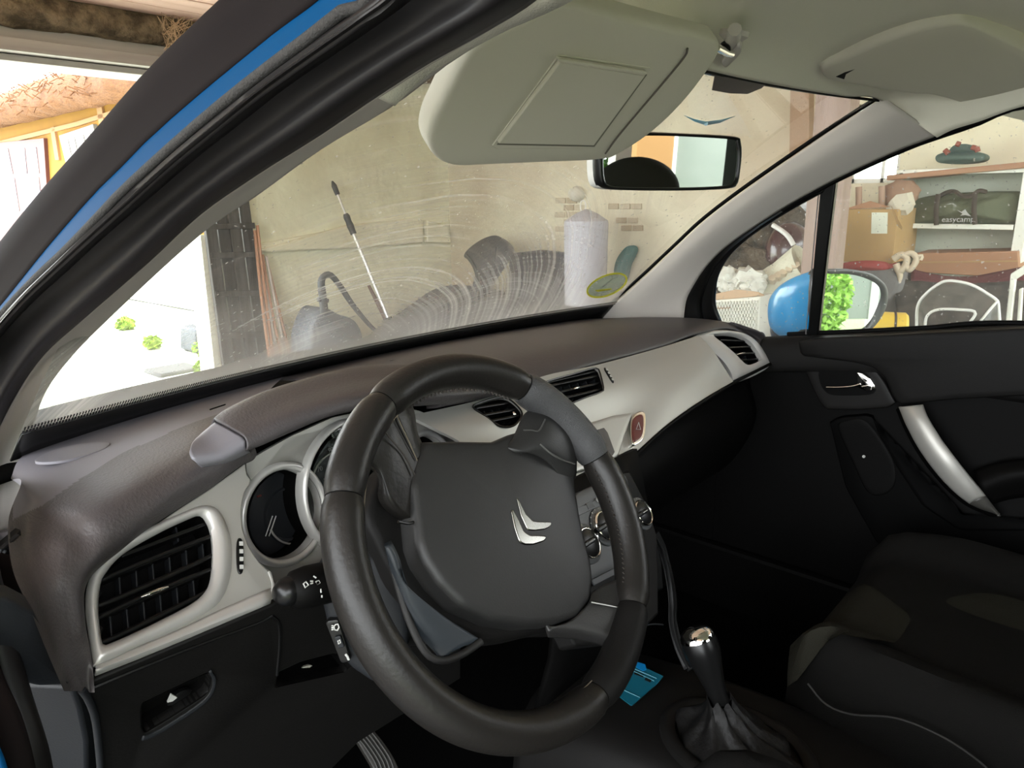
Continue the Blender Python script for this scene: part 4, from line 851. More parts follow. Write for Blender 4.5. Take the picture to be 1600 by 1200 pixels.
ring2('rim', MP.pts(mo, 0), MP.pts(mi, -.001), BLACKG, im, nu=90, depth=.012, n=MP.n, crown=.003)
prism('mirror_glass', crv(MP.pts(mi, -.001), 80, True), MP.n, .003, MIRG, im)
tube('mirror_stalk', [MP(1010, 250, -.02), MP(1005, 215, -.05), Hp(-.10)+V((.0, .05, -.03))], [.012, .009, .016], BLACK, im, n=10, res=12)
MB = mat('smoky_grey_plastic', (.10, .08, .07), .5)
mb = None
TAXD = mat('clear_tax_pocket', (.7, .78, .85), .1)
# parking permit pocket
PK = [at(1030, 176, y=.13), at(1215, 165, y=.13), at(1160, 210, y=.15), at(1110, 215, y=.15), at(1075, 200, y=.15)]
def on_ws(px, py, off=.004):
    # march along the ray to the screen surface (parameters u, s)
    best = None
    o = CAM; r = (fw + rt*((px-800)/F) - up*((py-600)/F)).normalized()
    from mathutils.bvhtree import BVHTree
    global _bvh
    try: _bvh
    except NameError: _bvh = BVHTree.FromPolygons([v.co for v in ws.data.vertices], [tuple(p.vertices) for p in ws.data.polygons])
    h = _bvh.ray_cast(o, r)
    return (h[0]-r*off) if h[0] else at(px, py, y=.3)
scp = [on_ws(*q, .012) for q in [(1116, 119), (1150, 121), (1198, 131), (1190, 138), (1168, 147), (1140, 146), (1112, 141)]]
mb = prism('sensor_cover', scp, (CAM-scp[0]), .006, MB, None, bev=.001); tag(mb, 'brown-grey shade patch at the top of the windscreen above the mirror', 'cover')
pk = thing('glow_film', 'small crescent of blue glow painted as a film on the glass above the mirror', 'film', on_ws(1103, 190))
arc_ = [on_ws(*q, off=.004) for q in [(1068, 180), (1085, 190), (1103, 196), (1125, 192), (1150, 181), (1127, 187), (1103, 190), (1085, 186)]]
prism('crescent', arc_, (CAM-arc_[0]), .0006, mat('cyan_glow', (.25, .6, .8), .2), pk)  # arc of blue glow on the glass, painted as a thin cyan sheet
lathe('glint', on_ws(1103, 193, .006), (CAM-arc_[0]), [(.003, 0), (.003, .0006)], mat('pale_glint', (.3, .6, .75), .2), pk, seg=12)  # bright dot of that glow, painted as a pale disc
# ---- windscreen sticker
stc = thing('round_sticker', 'round yellow-ringed dial sticker on the lower right of the windscreen', 'sticker', on_ws(948, 446))
YS = mat('yellow_print', (.85, .80, .05), .5)
def ell(cx, cy, a, b, ang, n, off=.003):
    ca, sa = math.cos(ang), math.sin(ang)
    return [on_ws(cx+a*math.cos(t)*ca+b*math.sin(t)*sa, cy-a*math.cos(t)*sa*1+b*math.sin(t)*ca, off) for t in [2*PI*k/n for k in range(n)]]
an_ = math.radians(22)
eo, ei = ell(948.3, 446, 34, 16.5, an_, 48), ell(948.3, 446, 31, 13.8, an_, 48)
ring2('ring', eo, ei, YS, stc, nu=48, depth=0, n=(CAM-eo[0]).normalized())
fm = prism('film', ell(948.3, 446, 31, 13.8, an_, 48, .002), (CAM-eo[0]), .0004, glass('sticker_film', .35, (.55, .62, .52), specks=0), stc)
prism('pointer', [on_ws(*q, .004) for q in [(940, 449), (962, 431), (943, 448)]], (CAM-eo[0]), .0004, WHITEI, stc)
prism('word_bar', [on_ws(*q, .004) for q in [(929, 453.5), (955, 450.5), (956, 452.5), (934, 456)]], (CAM-eo[0]), .0004, YS, stc)
tk = []
for k in range(12):
    t = 2*PI*k/12; ca, sa = math.cos(an_), math.sin(an_)
    f_ = lambda m: on_ws(948.3+29*m*math.cos(t)*ca+12.6*m*math.sin(t)*sa, 446-29*m*math.cos(t)*sa+12.6*m*math.sin(t)*ca, .004)
    tube('tick', [f_(.84), f_(.97)], .0006, WHITEI, stc, res=4)

# ================================================================ DASHBOARD
db = thing('dashboard', 'charcoal and satin silver dashboard with gauges and air vents', 'dashboard', (0, .3, .5))
SP = Pl(at(150, 1045, y=.167), at(424, 936, y=.165), at(383, 722, y=.25))       # plane of the left silver panel
# --- dark pad, left part
Rw0 = [at(100, 1080, x=-.705), at(70, 1010, x=-.715), at(48, 955, x=-.715), at(20, 890, x=-.71), at(13, 815, x=-.695), at(33, 755, x=-.665), V((-.635, .49, .945)), Bp(-.60, .945), Bp(-.535, .947), Bp(-.46, .948), Bp(-.33, .948), Bp(-.20, .948)]
Rw1 = [at(112, 1080, x=-.695), at(88, 1010, x=-.700), at(70, 955, x=-.700), at(52, 890, x=-.695), at(42, 838, x=-.685), at(50, 790, x=-.665), at(70, 772, z=.968), at(130, 745, z=.974), at(195, 706, z=.974), at(292, 664, z=.974), at(351, 643, z=.970), at(420, 612, z=.966)]
Rw2 = [at(125, 1080, x=-.688), at(115, 1020, x=-.688), at(104, 960, x=-.685), at(98, 900, x=-.68), at(105, 862, x=-.67), at(125, 836, x=-.655), at(150, 815, z=.978), at(200, 780, z=.984), at(250, 745, z=.988), at(305, 705, z=.990), at(350, 684, z=.985), at(400, 660, z=.975)]
Rw3 = [at(140, 1082, y=.165), at(134, 1020, y=.168), at(126, 965, y=.172), at(124, 915, y=.18), at(134, 888, y=.187), at(152, 866, y=.192), at(180, 840, y=.20), at(225, 808, y=.21), at(270, 770, y=.222), at(320, 735, y=.235), at(375, 705, y=.245), at(398, 697, y=.262)]
Rw4 = [SP(148, 1082, .003), SP(142, 1020, .003), SP(133, 970, .003), SP(132, 925, .003), SP(143, 900, .003), SP(165, 880, .003), SP(195, 856, .003), SP(232, 826, .003), SP(275, 796, .003), SP(325, 764, .003), SP(380, 724, .003), at(402, 716, y=.262)]
Rw5 = [p-SP.n*.02+V((0, .01, 0)) for p in Rw4]
dpo = loft('dash_pad', [Rw0, Rw1, Rw2, Rw3, Rw4, Rw5], DASH, db, nu=230, nv=130)
gc1 = [(20, 812), (65, 790), (130, 745), (195, 706), (292, 664), (351, 643), (430, 615), (520, 592)]
def above(p):
    x, y = pix(p.center); 
    if x < 20 or x > 520: return x > 520
    for a, b in zip(gc1, gc1[1:]):
        if a[0] <= x <= b[0]: return y < a[1]+(b[1]-a[1])*(x-a[0])/(b[0]-a[0])
split(dpo, above, 'smooth_front_panel', DASHS, db)
# speaker grille oval
OG = Pl(at(115, 707, z=.966), at(60, 712, z=.966), at(110, 690, z=.966))
pad('tweeter_cover', OG.pts([(55, 718), (75, 706), (110, 696), (145, 691), (168, 691), (171, 694), (160, 702), (130, 712), (95, 720), (62, 722)], .0015), V((0, 0, 1)), .003, HOODC, db, edge=.001, dome=.001)
# --- dark pad, centre and right part
def colr(x, tp, lip, sil): return [Bp(x, .95), tp, lip, sil]
T0 = [Bp(x, .948) for x in (-.22, 0, .2, .4, .56)]+[V((.655, .42, .950)), V((.700, .30, .945))]
T1 = [V((-.22, .46, .972)), V((0, .48, .974)), V((.2, .47, .974)), V((.4, .44, .972)), V((.56, .40, .968)), V((.665, .34, .958)), V((.716, .25, .942))]
T2 = [V((-.22, .32, .985)), V((0, .33, .984)), V((.2, .33, .982)), V((.4, .325, .976)), V((.56, .315, .968)), V((.668, .275, .956)), V((.725, .215, .930))]
T3 = [at(690, 618, y=.268), at(790, 604, y=.272), at(900, 566, y=.278), at(1030, 530, y=.282), at(1085, 512, y=.275), at(1150, 510, y=.262), at(1198, 538, y=.215)]
T4 = [at(690, 634, y=.262), at(790, 614, y=.266), at(900, 578, y=.27), at(1035, 541, y=.272), at(1092, 521, y=.262), at(1155, 518, y=.25), at(1203, 560, y=.19)]
loft('dash_pad', [T0, T1, T2, T3, T4, [p+V((0, .03, -.01)) for p in T4]], DASH, db, nu=70, nv=40, thick=.004, label='grained charcoal pad on the passenger side')
# thin seam line on top
tube('pad_seam', [at(328, 640, z=.976), at(352, 632, z=.976)], .0009, BLACK, db, res=6)
sm = [at(610, 565, z=.966), at(700, 548, z=.966), at(800, 528, z=.966)]
tube('pad_seam', sm, .0016, BLACK, db, n=12, res=6)
# --- instrument hood
hd_l = lambda l: [at(a, b, y=c) for a, b, c in l]
Ht = hd_l([(336, 659, .30), (345, 652, .32), (400, 630, .35), (480, 608, .36), (560, 588, .365), (650, 580, .365), (730, 578, .36), (800, 585, .34), (825, 595, .32)])
Hr_ = hd_l([(339, 660, .285), (365, 641, .295), (420, 614, .31), (490, 592, .325), (560, 576, .33), (640, 572, .33), (720, 574, .325), (790, 586, .30), (825, 600, .285)])
Hm = hd_l([(362, 672, .25), (385, 661, .252), (440, 634, .262), (500, 612, .275), (565, 597, .28), (640, 592, .28), (710, 596, .275), (775, 604, .27), (818, 610, .268)])
Hl = hd_l([(383, 687, .228), (400, 680, .228), (450, 657, .228), (510, 636, .23), (570, 622, .232), (640, 616, .235), (710, 616, .242), (768, 612, .255), (812, 612, .266)])
Hb = hd_l([(384, 699, .226), (405, 692, .226), (455, 670, .226), (515, 646, .228), (575, 634, .232), (640, 630, .237), (705, 626, .246), (766, 616, .258), (810, 614, .268)])
Hu = [p+V((0, .08, .0)) for p in Hb]
Hback = [V((p.x, p.y+.04, p.z-.06)) for p in Ht]
hoodo = loft('instrument_hood', [Hback, Ht, Hr_, Hm, Hl, Hb, Hu], DASH, db, nu=70, nv=50, thick=.003, label='grained hood over the gauges')
Ct = hd_l([(306, 685, .265), (318, 674, .285), (335.5, 659.5, .299)]); Cr = hd_l([(300, 693, .25), (317, 680, .265), (338.5, 660.5, .284)])
Cm = hd_l([(297, 705, .236), (330, 692, .245), (361.5, 672.5, .249)]); Cl_ = hd_l([(301, 716, .228), (345, 706, .227), (382.5, 687.5, .227)]); Cb = hd_l([(308, 725, .228), (348, 716, .225), (383.5, 699.5, .225)])
loft('hood_end_cap', [Ct, Cr, Cm, Cl_, Cb, [p+V((.012, .015, -.012)) for p in Cb]], HOODC, db, nu=20, nv=36, thick=.003, label='smooth pale grey end cap of the gauge hood')
# --- silver panel, left
sil_out = [(146, 900), (170, 876), (227, 831), (275, 798), (325, 766), (383, 724), (386, 742), (394, 752), (382, 768), (377, 795), (379, 825), (388, 852), (403, 876), (420, 892), (426, 915), (425, 936), (400, 948), (330, 977), (240, 1012), (148, 1047), (142, 1010), (134, 960), (134, 925)]
vent_o = [(154, 937), (157, 915), (164, 897), (194, 864), (250, 831), (290, 812), (312, 804), (322, 812), (330, 832), (333, 865), (330, 905), (320, 926), (300, 943), (269, 960), (212, 988), (170, 1006), (161, 1007), (157, 990), (154, 960)]
pan = prism('silver_panel', lin(SP.pts(sil_out, 0), 90, True), SP.n, .004, SILVER, db, label='satin silver panel round the driver vent')
cut(pan, [cutter(SP, [(244+(p[0]-244)*1.02, 908+(p[1]-908)*1.02) for p in vent_o], .01, .04, 60)])
bevel(pan, .0015, 2)
bz_o = [(135, 935), (140, 905), (150, 886), (175, 860), (212, 835), (250, 816), (287, 800), (310, 791), (328, 790), (342, 798), (352, 815), (360, 842), (362, 875), (357, 910), (345, 937), (325, 955), (290, 975), (230, 1003), (152, 1040), (147, 1030), (140, 990)]
bz = ring2('vent_bezel', SP.pts(bz_o, .001), SP.pts(vent_o, .001), SILVL, db, nu=96, depth=.004, n=SP.n, crown=.0045, label='bright silver surround of the driver air vent')
loft('silver_lower_edge', [SP.pts([(149, 1040), (212, 1012), (287, 980), (345, 952), (424, 918)], .001), SP.pts([(150, 1047), (212, 1024), (287, 994), (345, 970), (424, 938)], .004), [p-SP.n*.012+V((0, 0, -.004)) for p in SP.pts([(151, 1049), (212, 1026), (287, 996), (345, 972), (424, 940)], .0)]], SILVL, db, nu=20, nv=8, thick=.002)
def vent(name_parent, P_, outline, slats, fins, tab, depth=.035, label=None, mslat=BLACKG):
    v = well('vent_housing', P_.pts(outline, -.001), P_.n, depth, BLACK, db, nu=60, label=label)
    for a, b in slats: slat('slat', P_(*a, -.006), P_(*b, -.006), .0035, .016, P_.n, mslat, v)
    for a, b in fins: slat('fin', P_(*a, -.016), P_(*b, -.016), .0016, .014, P_.n, DARKB, v)
    if tab: 
        t0, t1 = P_(*tab[0], .001), P_(*tab[1], .001); tube('chrome_tab', [t0, t0.lerp(t1, .3), t0.lerp(t1, .7), t1], [.0008, .0022, .0024, .001], CHROME, v, n=10, res=8, flat=1)
    return v
v1 = vent(db, SP, vent_o, [((162, 905), (331, 838)), ((158, 945), (331, 868)), ((158, 963), (331, 889)), ((160, 1004), (322, 925)), ((190, 868), (322, 818))],
     [((x, 897-(x-180)*.42), (x+3, 936-(x-180)*.45)) for x in range(186, 325, 26)]+[((x, 958-(x-180)*.44), (x+3, 992-(x-180)*.46)) for x in range(172, 320, 26)]+[((275, 822), (279, 846))], ((220, 933), (263, 917)), depth=.04)
# rounded loop ends of the barrel
for (a, b, c, d) in (((162, 905), (331, 838), (158, 945), (331, 868)), ((158, 963), (331, 889), (160, 1004), (322, 925))):
    q = lambda p, o=-.004: SP(p[0], p[1], o)
    tube('slat_loop', [q(a), q(b), q((b[0]+3, (b[1]+d[1])/2)), q(d), q(c), q((c[0]-3, (a[1]+c[1])/2))], .0022, BLACKG, v1, n=60, closed=True, res=8)
def thumb(P_, c, axis_a, w, marks=4, n=None):
    a, b = P_(*axis_a[0], .0015), P_(*axis_a[1], .0015); t = (b-a); h = P_.n.cross(t).normalized()*w; pts = []
    for k in range(24):
        an = 2*PI*k/24; pts.append((a+b)/2+t*.5*math.copysign(abs(math.cos(an))**.6, math.cos(an))+h*math.copysign(abs(math.sin(an))**.9, math.sin(an)))
    o = prism('thumb_wheel', pts, P_.n, .004, BLACKG, db, bev=.0008)
    for k in range(marks):
        f = .18+.64*k/(marks-1); m0 = a.lerp(b, f)+P_.n*.0015
        box('wheel_mark', m0+h*.15, h*.5, t*.055, P_.n*.0005, WHITEI, o)
    return o
thumb(SP, None, ((375, 840), (376, 897)), .0035)
# --- gauge surround panel
gq = [(393, 752), (386, 742), (384, 722), (415, 704), (452, 683), (520, 652), (600, 636), (650, 640), (700, 660), (760, 640), (770, 700), (770, 800), (680, 900), (560, 925), (430, 918), (424, 893), (403, 878), (388, 852), (379, 825), (377, 795), (382, 768)]
QP = Pl(at(450, 805, y=.245), at(520, 640, y=.275), at(650, 800, y=.255))
gpan = prism('gauge_surround', lin(QP.pts(gq, -.002), 100, True), QP.n, .006, SILVER, db, label='satin silver surround of the gauges')
def circ(P_, c, rp, off=0, n=48, rx=None):
    "true circle on the plane about pixel c whose top passes rp pixels above"
    ce = P_(*c, 0); u_ = V((1, 0, 0)); u_ = (u_-P_.n*u_.dot(P_.n)).normalized(); w_ = P_.n.cross(u_)
    R_ = rp
    return [ce+P_.n*off+(u_*math.cos(2*PI*k/n)+w_*math.sin(2*PI*k/n))*R_ for k in range(n)]
tC, sC, fC = (447, 803), (556, 760), (668, 735)
tR, sR, fR = .052, .076, .050
cut(gpan, [prism('c', circ(QP, tC, tR*.97, .02), QP.n, .06, SILVER), prism('c', circ(QP, sC, sR*.97, .02), QP.n, .06, SILVER), prism('c', circ(QP, fC, fR*.97, .02), QP.n, .06, SILVER)])
DIAL = mat('black_dial', (.012, .013, .015), .35); DIAL2 = mat('dark_blue_dial', (.02, .023, .03), .3)
def gauge(c, R_, wid, label, off=0):
    g = ring2('gauge_ring', circ(QP, c, R_*1.08, off), circ(QP, c, R_*(1.08-wid), off-.001), SILVL, db, nu=64, depth=.012, n=QP.n, crown=.004, label=label)
    w = well('gauge_tube', circ(QP, c, R_*(1.085-wid), off), QP.n, .045+off, BLACK, g, nu=64)
    lathe('dial', QP(*c, -.04), QP.n, [(R_*.95, 0), (R_*.95, .002), (R_*.6, .002), (R_*.58, .006), (R_*.54, .006), (R_*.52, .002), (.001, .002)], DIAL, g, seg=48)
    return g
g1 = gauge(tC, tR, .17, 'left satin gauge ring'); g3 = gauge(fC, fR, .17, 'right satin gauge ring'); g2 = gauge(sC, sR, .10, 'large centre gauge ring with speed numbers', .006)
ux = (V((1, 0, 0))-QP.n*QP.n.x).normalized(); uw = QP.n.cross(ux)
sc0 = QP(*sC, -.034); 
ring2('inner_ring', circ(QP, sC, sR*.56, -.03), circ(QP, sC, sR*.52, -.03), SILVER, g2, nu=48, n=QP.n, crown=.001)
tx = []
for k, s in enumerate(('10', '30', '50', '70', '90', '110', '130', '150', '170', '190', '210')):
    a = math.radians(222-k*26.4); p = sc0+(ux*math.cos(a)+uw*math.sin(a))*sR*.80
    text('numeral', s, p, ux, QP.n, .0085, GREYI, g2)
for k in range(42):
    a = math.radians(222-k*6.6+3); c0 = sc0+(ux*math.cos(a)+uw*math.sin(a))*sR*.62; c1 = sc0+(ux*math.cos(a)+uw*math.sin(a))*sR*(.68 if k % 2 else .65)
    tx.append(box('t', (c0+c1)/2, (c1-c0)/2, QP.n.cross((c1-c0).normalized())*.0004, QP.n*.0004, None))
join_objs('dial_ticks', tx, GREYI, g2, 'stuff')
pad('lens', circ(QP, sC, sR*.96, -.012), QP.n, .001, LENS, g2, edge=.0005, dome=.003)
# left dial: two needles-like strips and arc
tc0 = QP(*tC, -.034)
for dx in (0, .006): tube('dial_bar', [QP(415+dx*900, 838, -.03), QP(426+dx*900, 806, -.03)], .0007, GREYI, g1, res=6)
tube('arc_rim', [tc0+(ux*math.cos(a)+uw*math.sin(a))*tR*.72+V((.012, 0, 0)) for a in [math.radians(195+k*10) for k in range(10)]], .0012, SILVER, g1, n=30, res=6)
tube('red_mark', [QP(402, 776, -.03), QP(408, 774, -.03)], .0012, REDB, g1, res=5)
# seam below tach ring
tube('panel_edge', [SP(420, 893, .002), SP(426, 912, .002), SP(424, 936, .002)], .0014, SILVL, db, n=10, res=6)
# --- silver panel, centre to passenger
S0 = [at(640, 650, y=.262), at(774, 618, y=.266), at(848, 588, y=.268), at(929, 571, y=.268), at(1035, 542, y=.27), at(1092, 524, y=.262)]
S1 = [at(680, 670, y=.238), at(800, 645, y=.240), at(875, 625, y=.240), at(940, 608, y=.238), at(1050, 565, y=.240), at(1112, 545, y=.235)]
S2 = [at(730, 700, y=.215), at(830, 690, y=.215), at(905, 670, y=.212), at(965, 650, y=.210), at(1060, 595, y=.210), at(1130, 572, y=.208)]
S3 = [at(770, 760, y=.165), at(855, 750, y=.165), at(910, 745, y=.165), at(962, 728, y=.165), at(1048, 655, y=.175), at(1146, 597, y=.180)]
S3 = [at(770, 780, y=.16), at(855, 775, y=.16), at(905, 762, y=.16), at(968, 733, y=.16), at(1046, 665, y=.172), at(1147, 598, y=.182)]
sp2 = loft('silver_panel', [S0, S1, S2, S3], SILVER, db, nu=60, nv=26, thick=0, label='long satin silver panel across to the passenger vent')
solid(sp2, .004)
from mathutils.bvhtree import BVHTree
def caster(o):
    b = BVHTree.FromPolygons([v.co for v in o.data.vertices], [tuple(p.vertices) for p in o.data.polygons])
    def f(px, py):
        h = b.ray_cast(CAM, (fw + rt*((px-800)/F) - up*((py-600)/F)).normalized()); 
        if h[0] is None: print('MISS', px, py); return at(px, py, y=.24)
        return h[0]
    return f
sr = caster(sp2)
CP = Pl(sr(850, 601), sr(935, 584), sr(885, 628)); CP2 = Pl(sr(760, 640), sr(800, 630), sr(785, 660))
CP3 = Pl(sr(945, 576), sr(962, 575), sr(958, 598)); DPa = sr(925, 690), sr(975, 660), sr(950, 715); HZa = sr(990, 650), sr(1010, 655), sr(992, 690)
print('planes', CP.n, CP2.n)
cvR = [(843, 602), (858, 595), (890, 586), (925, 576), (934, 576), (938, 584), (943, 606), (940, 612), (915, 621), (886, 632), (876, 627), (858, 612)]
cvL = [(739, 636), (745, 631), (774, 622), (792, 622), (806, 632), (816, 645), (812, 656), (801, 666), (782, 666), (766, 656), (750, 645)]
cut(sp2, [cutter(CP, cvR, .02, .05), cutter(CP2, cvL, .02, .05)])
try: sp2.data.set_sharp_from_angle(angle=math.radians(40))
except Exception: pass
for (P_, ol, sl, fn, tb_) in ((CP, cvR, [((850, 604), (938, 586)), ((862, 615), (942, 597)), ((873, 624), (942, 607)), ((846, 599), (932, 579))], [((862+k*13, 603-k*3), (866+k*13, 613-k*3)) for k in range(6)]+[((880+k*13, 619-k*3), (883+k*13, 628-k*3)) for k in range(5)], ((896, 608), (905, 605))),
                         (CP2, cvL, [((744, 637), (800, 628)), ((756, 648), (812, 638)), ((768, 657), (815, 648))], [((756+k*12, 640-k*2), (759+k*12, 649-k*2)) for k in range(5)]+[((776+k*10, 656-k*2), (779+k*10, 664-k*2)) for k in range(3)], ((801, 644), (806, 650)))):
    v = vent(db, P_, ol, sl, fn, tb_, depth=.035)
    tube('vent_frame', P_.pts(ol, .001), .0014, BLACKG, v, n=50, closed=True, res=6)
thumb(CP3, None, ((945, 574), (959, 598)), .004)
# passenger vent
RPn = Pl(at(1125, 522, y=.255), at(1160, 575, y=.205), at(1192, 550, y=.20))
rv_o = [(1079, 531), (1090, 523), (1100, 519), (1116, 516), (1134, 516), (1152, 518), (1168, 523), (1182, 533), (1194, 548), (1205, 565), (1200, 574), (1190, 581), (1178, 587), (1160, 594), (1147, 599), (1144, 587), (1138, 575), (1128, 562), (1114, 550), (1097, 540)]
rv_i = [(1115, 524), (1125, 522), (1140, 522), (1156, 525), (1170, 532), (1180, 543), (1190, 560), (1188, 563), (1178, 568), (1170, 570), (1163, 567), (1149, 553), (1132, 538)]
ring2('vent_bezel', RPn.pts(rv_o, .002), RPn.pts(rv_i, .002), SILVL, db, nu=80, depth=.01, n=RPn.n, crown=.003, label='bright silver surround of the passenger air vent')
v2 = vent(db, RPn, rv_i, [((1126, 531), (1172, 533)), ((1137, 543), (1180, 541)), ((1148, 553), (1186, 551)), ((1158, 563), (1190, 560))], [((1165, 556), (1168, 569))], ((1150, 555), (1164, 551)), depth=.04)
thumb(RPn, None, ((1133, 549), (1152, 570)), .0045)
# dark face under the passenger panel and glovebox
U0 = [at(905, 768, y=.155), at(966, 738, y=.155), at(1046, 668, y=.168), at(1100, 630, y=.17), at(1147, 601, y=.178), at(1206, 570, y=.175)]
U1 = [V((p.x+.01, p.y+.05, p.z-.035)) for p in U0]; U2 = [V((p.x+.01, p.y+.03, .74)) for p in U0]; U3 = [V((p.x+.01, p.y+.10, .60)) for p in U0]; U4 = [V((p.x+.01, p.y+.25, .50)) for p in U0]
loft('glovebox', [U0, U1, U2, U3, U4], BLACK, db, nu=40, nv=20, thick=.006)
# raised display housing and hazard switch
HZ = Pl(*HZa)
DP = Pl(*DPa)
pad('display_housing', DP.pts([(845, 690), (905, 665), (960, 648), (990, 644), (984, 662), (976, 688), (968, 712), (935, 728), (880, 745), (850, 740)], .010), DP.n, .02, SILVER, db, edge=.006, roundc=False, nu=80)
prism('display_screen', DP.pts([(918, 676), (944, 668), (950, 676), (961, 706), (958, 711), (930, 718)], .0112), DP.n, .003, mat('dark_display', (.07, .075, .08), .15), db, bev=.001)
hzp = [(989, 649), (998, 643), (1006, 643), (1009, 652), (1008, 675), (1003, 688), (993, 695), (988, 692), (986, 680), (986, 662)]
hz = pad('hazard_bezel', HZ.pts(hzp, .010), HZ.n, .012, CHROME, db, edge=.0012, nu=60)
hb_ = pad('hazard_button', HZ.pts([(997+(x-997)*.74, 668+(y-668)*.80) for x, y in hzp], .0125), HZ.n, .008, REDB, hz, edge=.001, nu=60, label='dark red hazard switch')
tri = [HZ(*q, .0135) for q in [(994, 671), (998, 660), (1001, 671)]]
tube('warning_triangle', tri, .0006, WHITEI, hz, closed=True, res=5)
# --- centre stack (heater panel)
CK = Pl(at(905, 775, y=.135), at(985, 745, y=.14), at(930, 900, y=.075))
st_ = [(880, 790), (905, 768), (968, 737), (984, 735), (1012, 790), (1028, 838), (1030, 900), (1030, 960), (990, 1000), (900, 1010), (870, 950)]
pr_ = pad('heater_panel', CK.pts([(880, 790), (905, 768), (972, 738), (980, 745), (990, 790), (1000, 860), (985, 875), (930, 905), (880, 930)], .004), CK.n, .02, mat('mid_grey_plastic', (.045, .047, .05), .45), db, edge=.003, roundc=False, nu=80)
prism('stack_side', CK.pts(st_, -.002), CK.n, .03, DARK, db, bev=.004)
pad('button_strip', CK.pts([(900, 795), (960, 768), (964, 779), (903, 806)], .006), CK.n, .004, mat('slate_plastic', (.022, .024, .027), .4), db, edge=.001, roundc=False)
prism('black_slot', CK.pts([(916, 787), (924, 783), (930, 792), (920, 796)], .0065), CK.n, .002, BLACKG, db)
lathe('push_button', CK(934, 781, .006), CK.n, [(.004, 0), (.004, .002), (.003, .0025)], WHITEI, db, seg=16)
tube('panel_line', CK.pts([(902, 806), (960, 779)], .0045), .0008, BLACK, db, res=5)
def dial(c, R_, parent=None):
    d = lathe('heater_dial', CK(*c, .004), CK.n, [(R_*1.25, 0), (R_*1.25, .002), (R_*1.1, .003)], mat('dark_dial_base', (.05, .053, .056), .35), db, seg=40)
    lathe('chrome_ring', CK(*c, .005), CK.n, [(R_*1.0, 0), (R_*1.0, .006), (R_*.94, .008), (R_*.90, .007)], CHROME, d, seg=40)
    lathe('knob', CK(*c, .005), CK.n, [(R_*.9, 0), (R_*.88, .007), (R_*.5, .010), (.001, .010)], BLACKG, d, seg=32)
    cc_ = CK(*c, .016); uu = (V((1, 0, 0))-CK.n*CK.n.x).normalized(); ww = CK.n.cross(uu)
    box('knob_grip', cc_, uu*R_*.8, ww*R_*.16, CK.n*.004, BLACKG, d, bev=.002)
    for k in range(7):
        a = math.radians(30+k*20); q = CK(*c, .0063)+(uu*math.cos(a)+ww*math.sin(a))*R_*1.14; box('dial_mark', q, (uu*math.cos(a)+ww*math.sin(a))*.0012, (uu*math.sin(a)-ww*math.cos(a))*.0006, CK.n*.0004, WHITEI, d)
    tube('pointer_line', [cc_+uu*R_*.1+CK.n*.004, cc_+uu*R_*.75+CK.n*.004], .0007, WHITEI, d, res=5)
    return d
dial((942, 823), .022); dial((916, 850), .022); dial((1001, 803), .020)
prism('lower_strip', CK.pts([(925, 905), (980, 877), (984, 886), (930, 915)], .005), CK.n, .004, mat('slate_plastic_lower', (.02, .022, .025), .4), db, bev=.001)
# socket panel and side fin of the stack
KS = Pl(at(1010, 870, y=.085), at(1030, 860, y=.085), at(1015, 960, y=.05))
prism('socket_panel', KS.pts([(1003, 860), (1026, 850), (1034, 880), (1037, 920), (1008, 930), (1004, 900)], .004), KS.n, .01, BLACKG, db, bev=.002)
sk = lathe('socket_switch', KS(1019, 890, .005), KS.n, [(.010, 0), (.010, .004), (.006, .005), (.006, .003), (.001, .003)], BLACK, db, seg=24)
tube('socket_arc', [KS(1019, 890, .0095)+(ux*math.cos(a)+uw*math.sin(a))*.008 for a in [math.radians(-80+k*14) for k in range(10)]], .0008, WHITEI, sk, res=5)
tube('socket_mark', [KS(1014, 866, .005), KS(1019, 864, .005)], .0007, WHITEI, db, res=5)
finL = [(1020, 836), (1033, 862), (1042, 900), (1046, 940), (1047, 975), (1058, 1020), (1075, 1050)]; finR = [(1028, 838), (1044, 870), (1053, 905), (1058, 940), (1058, 970), (1066, 1005), (1080, 1040)]
yk = [.10, .09, .08, .07, .06, .04, .02]
loft('stack_fin', [[at(*p, y=y) for p, y in zip(finL, yk)], [at((a[0]+b[0])/2, (a[1]+b[1])/2, y=y-.006) for a, b, y in zip(finL, finR, yk)], [at(*p, y=y) for p, y in zip(finR, yk)]], mat('grey_fin_plastic', (.010, .010, .010), .5, spec=.2), db, nu=30, nv=8, thick=.01)
tube('tray_lip', [at(1004, 978, y=.06), at(1020, 975, y=.055), at(1036, 976, y=.05)], .0012, DARKB, db, n=8, res=6)
# dark interior of the stack behind
loft('stack_back', [[V((-.14, .16, .84)), V((.12, .16, .84))], [V((-.14, .12, .66)), V((.12, .12, .66))], [V((-.13, .16, .5)), V((.13, .16, .5))]], BLACK, db, nu=6, nv=6, thick=.01)
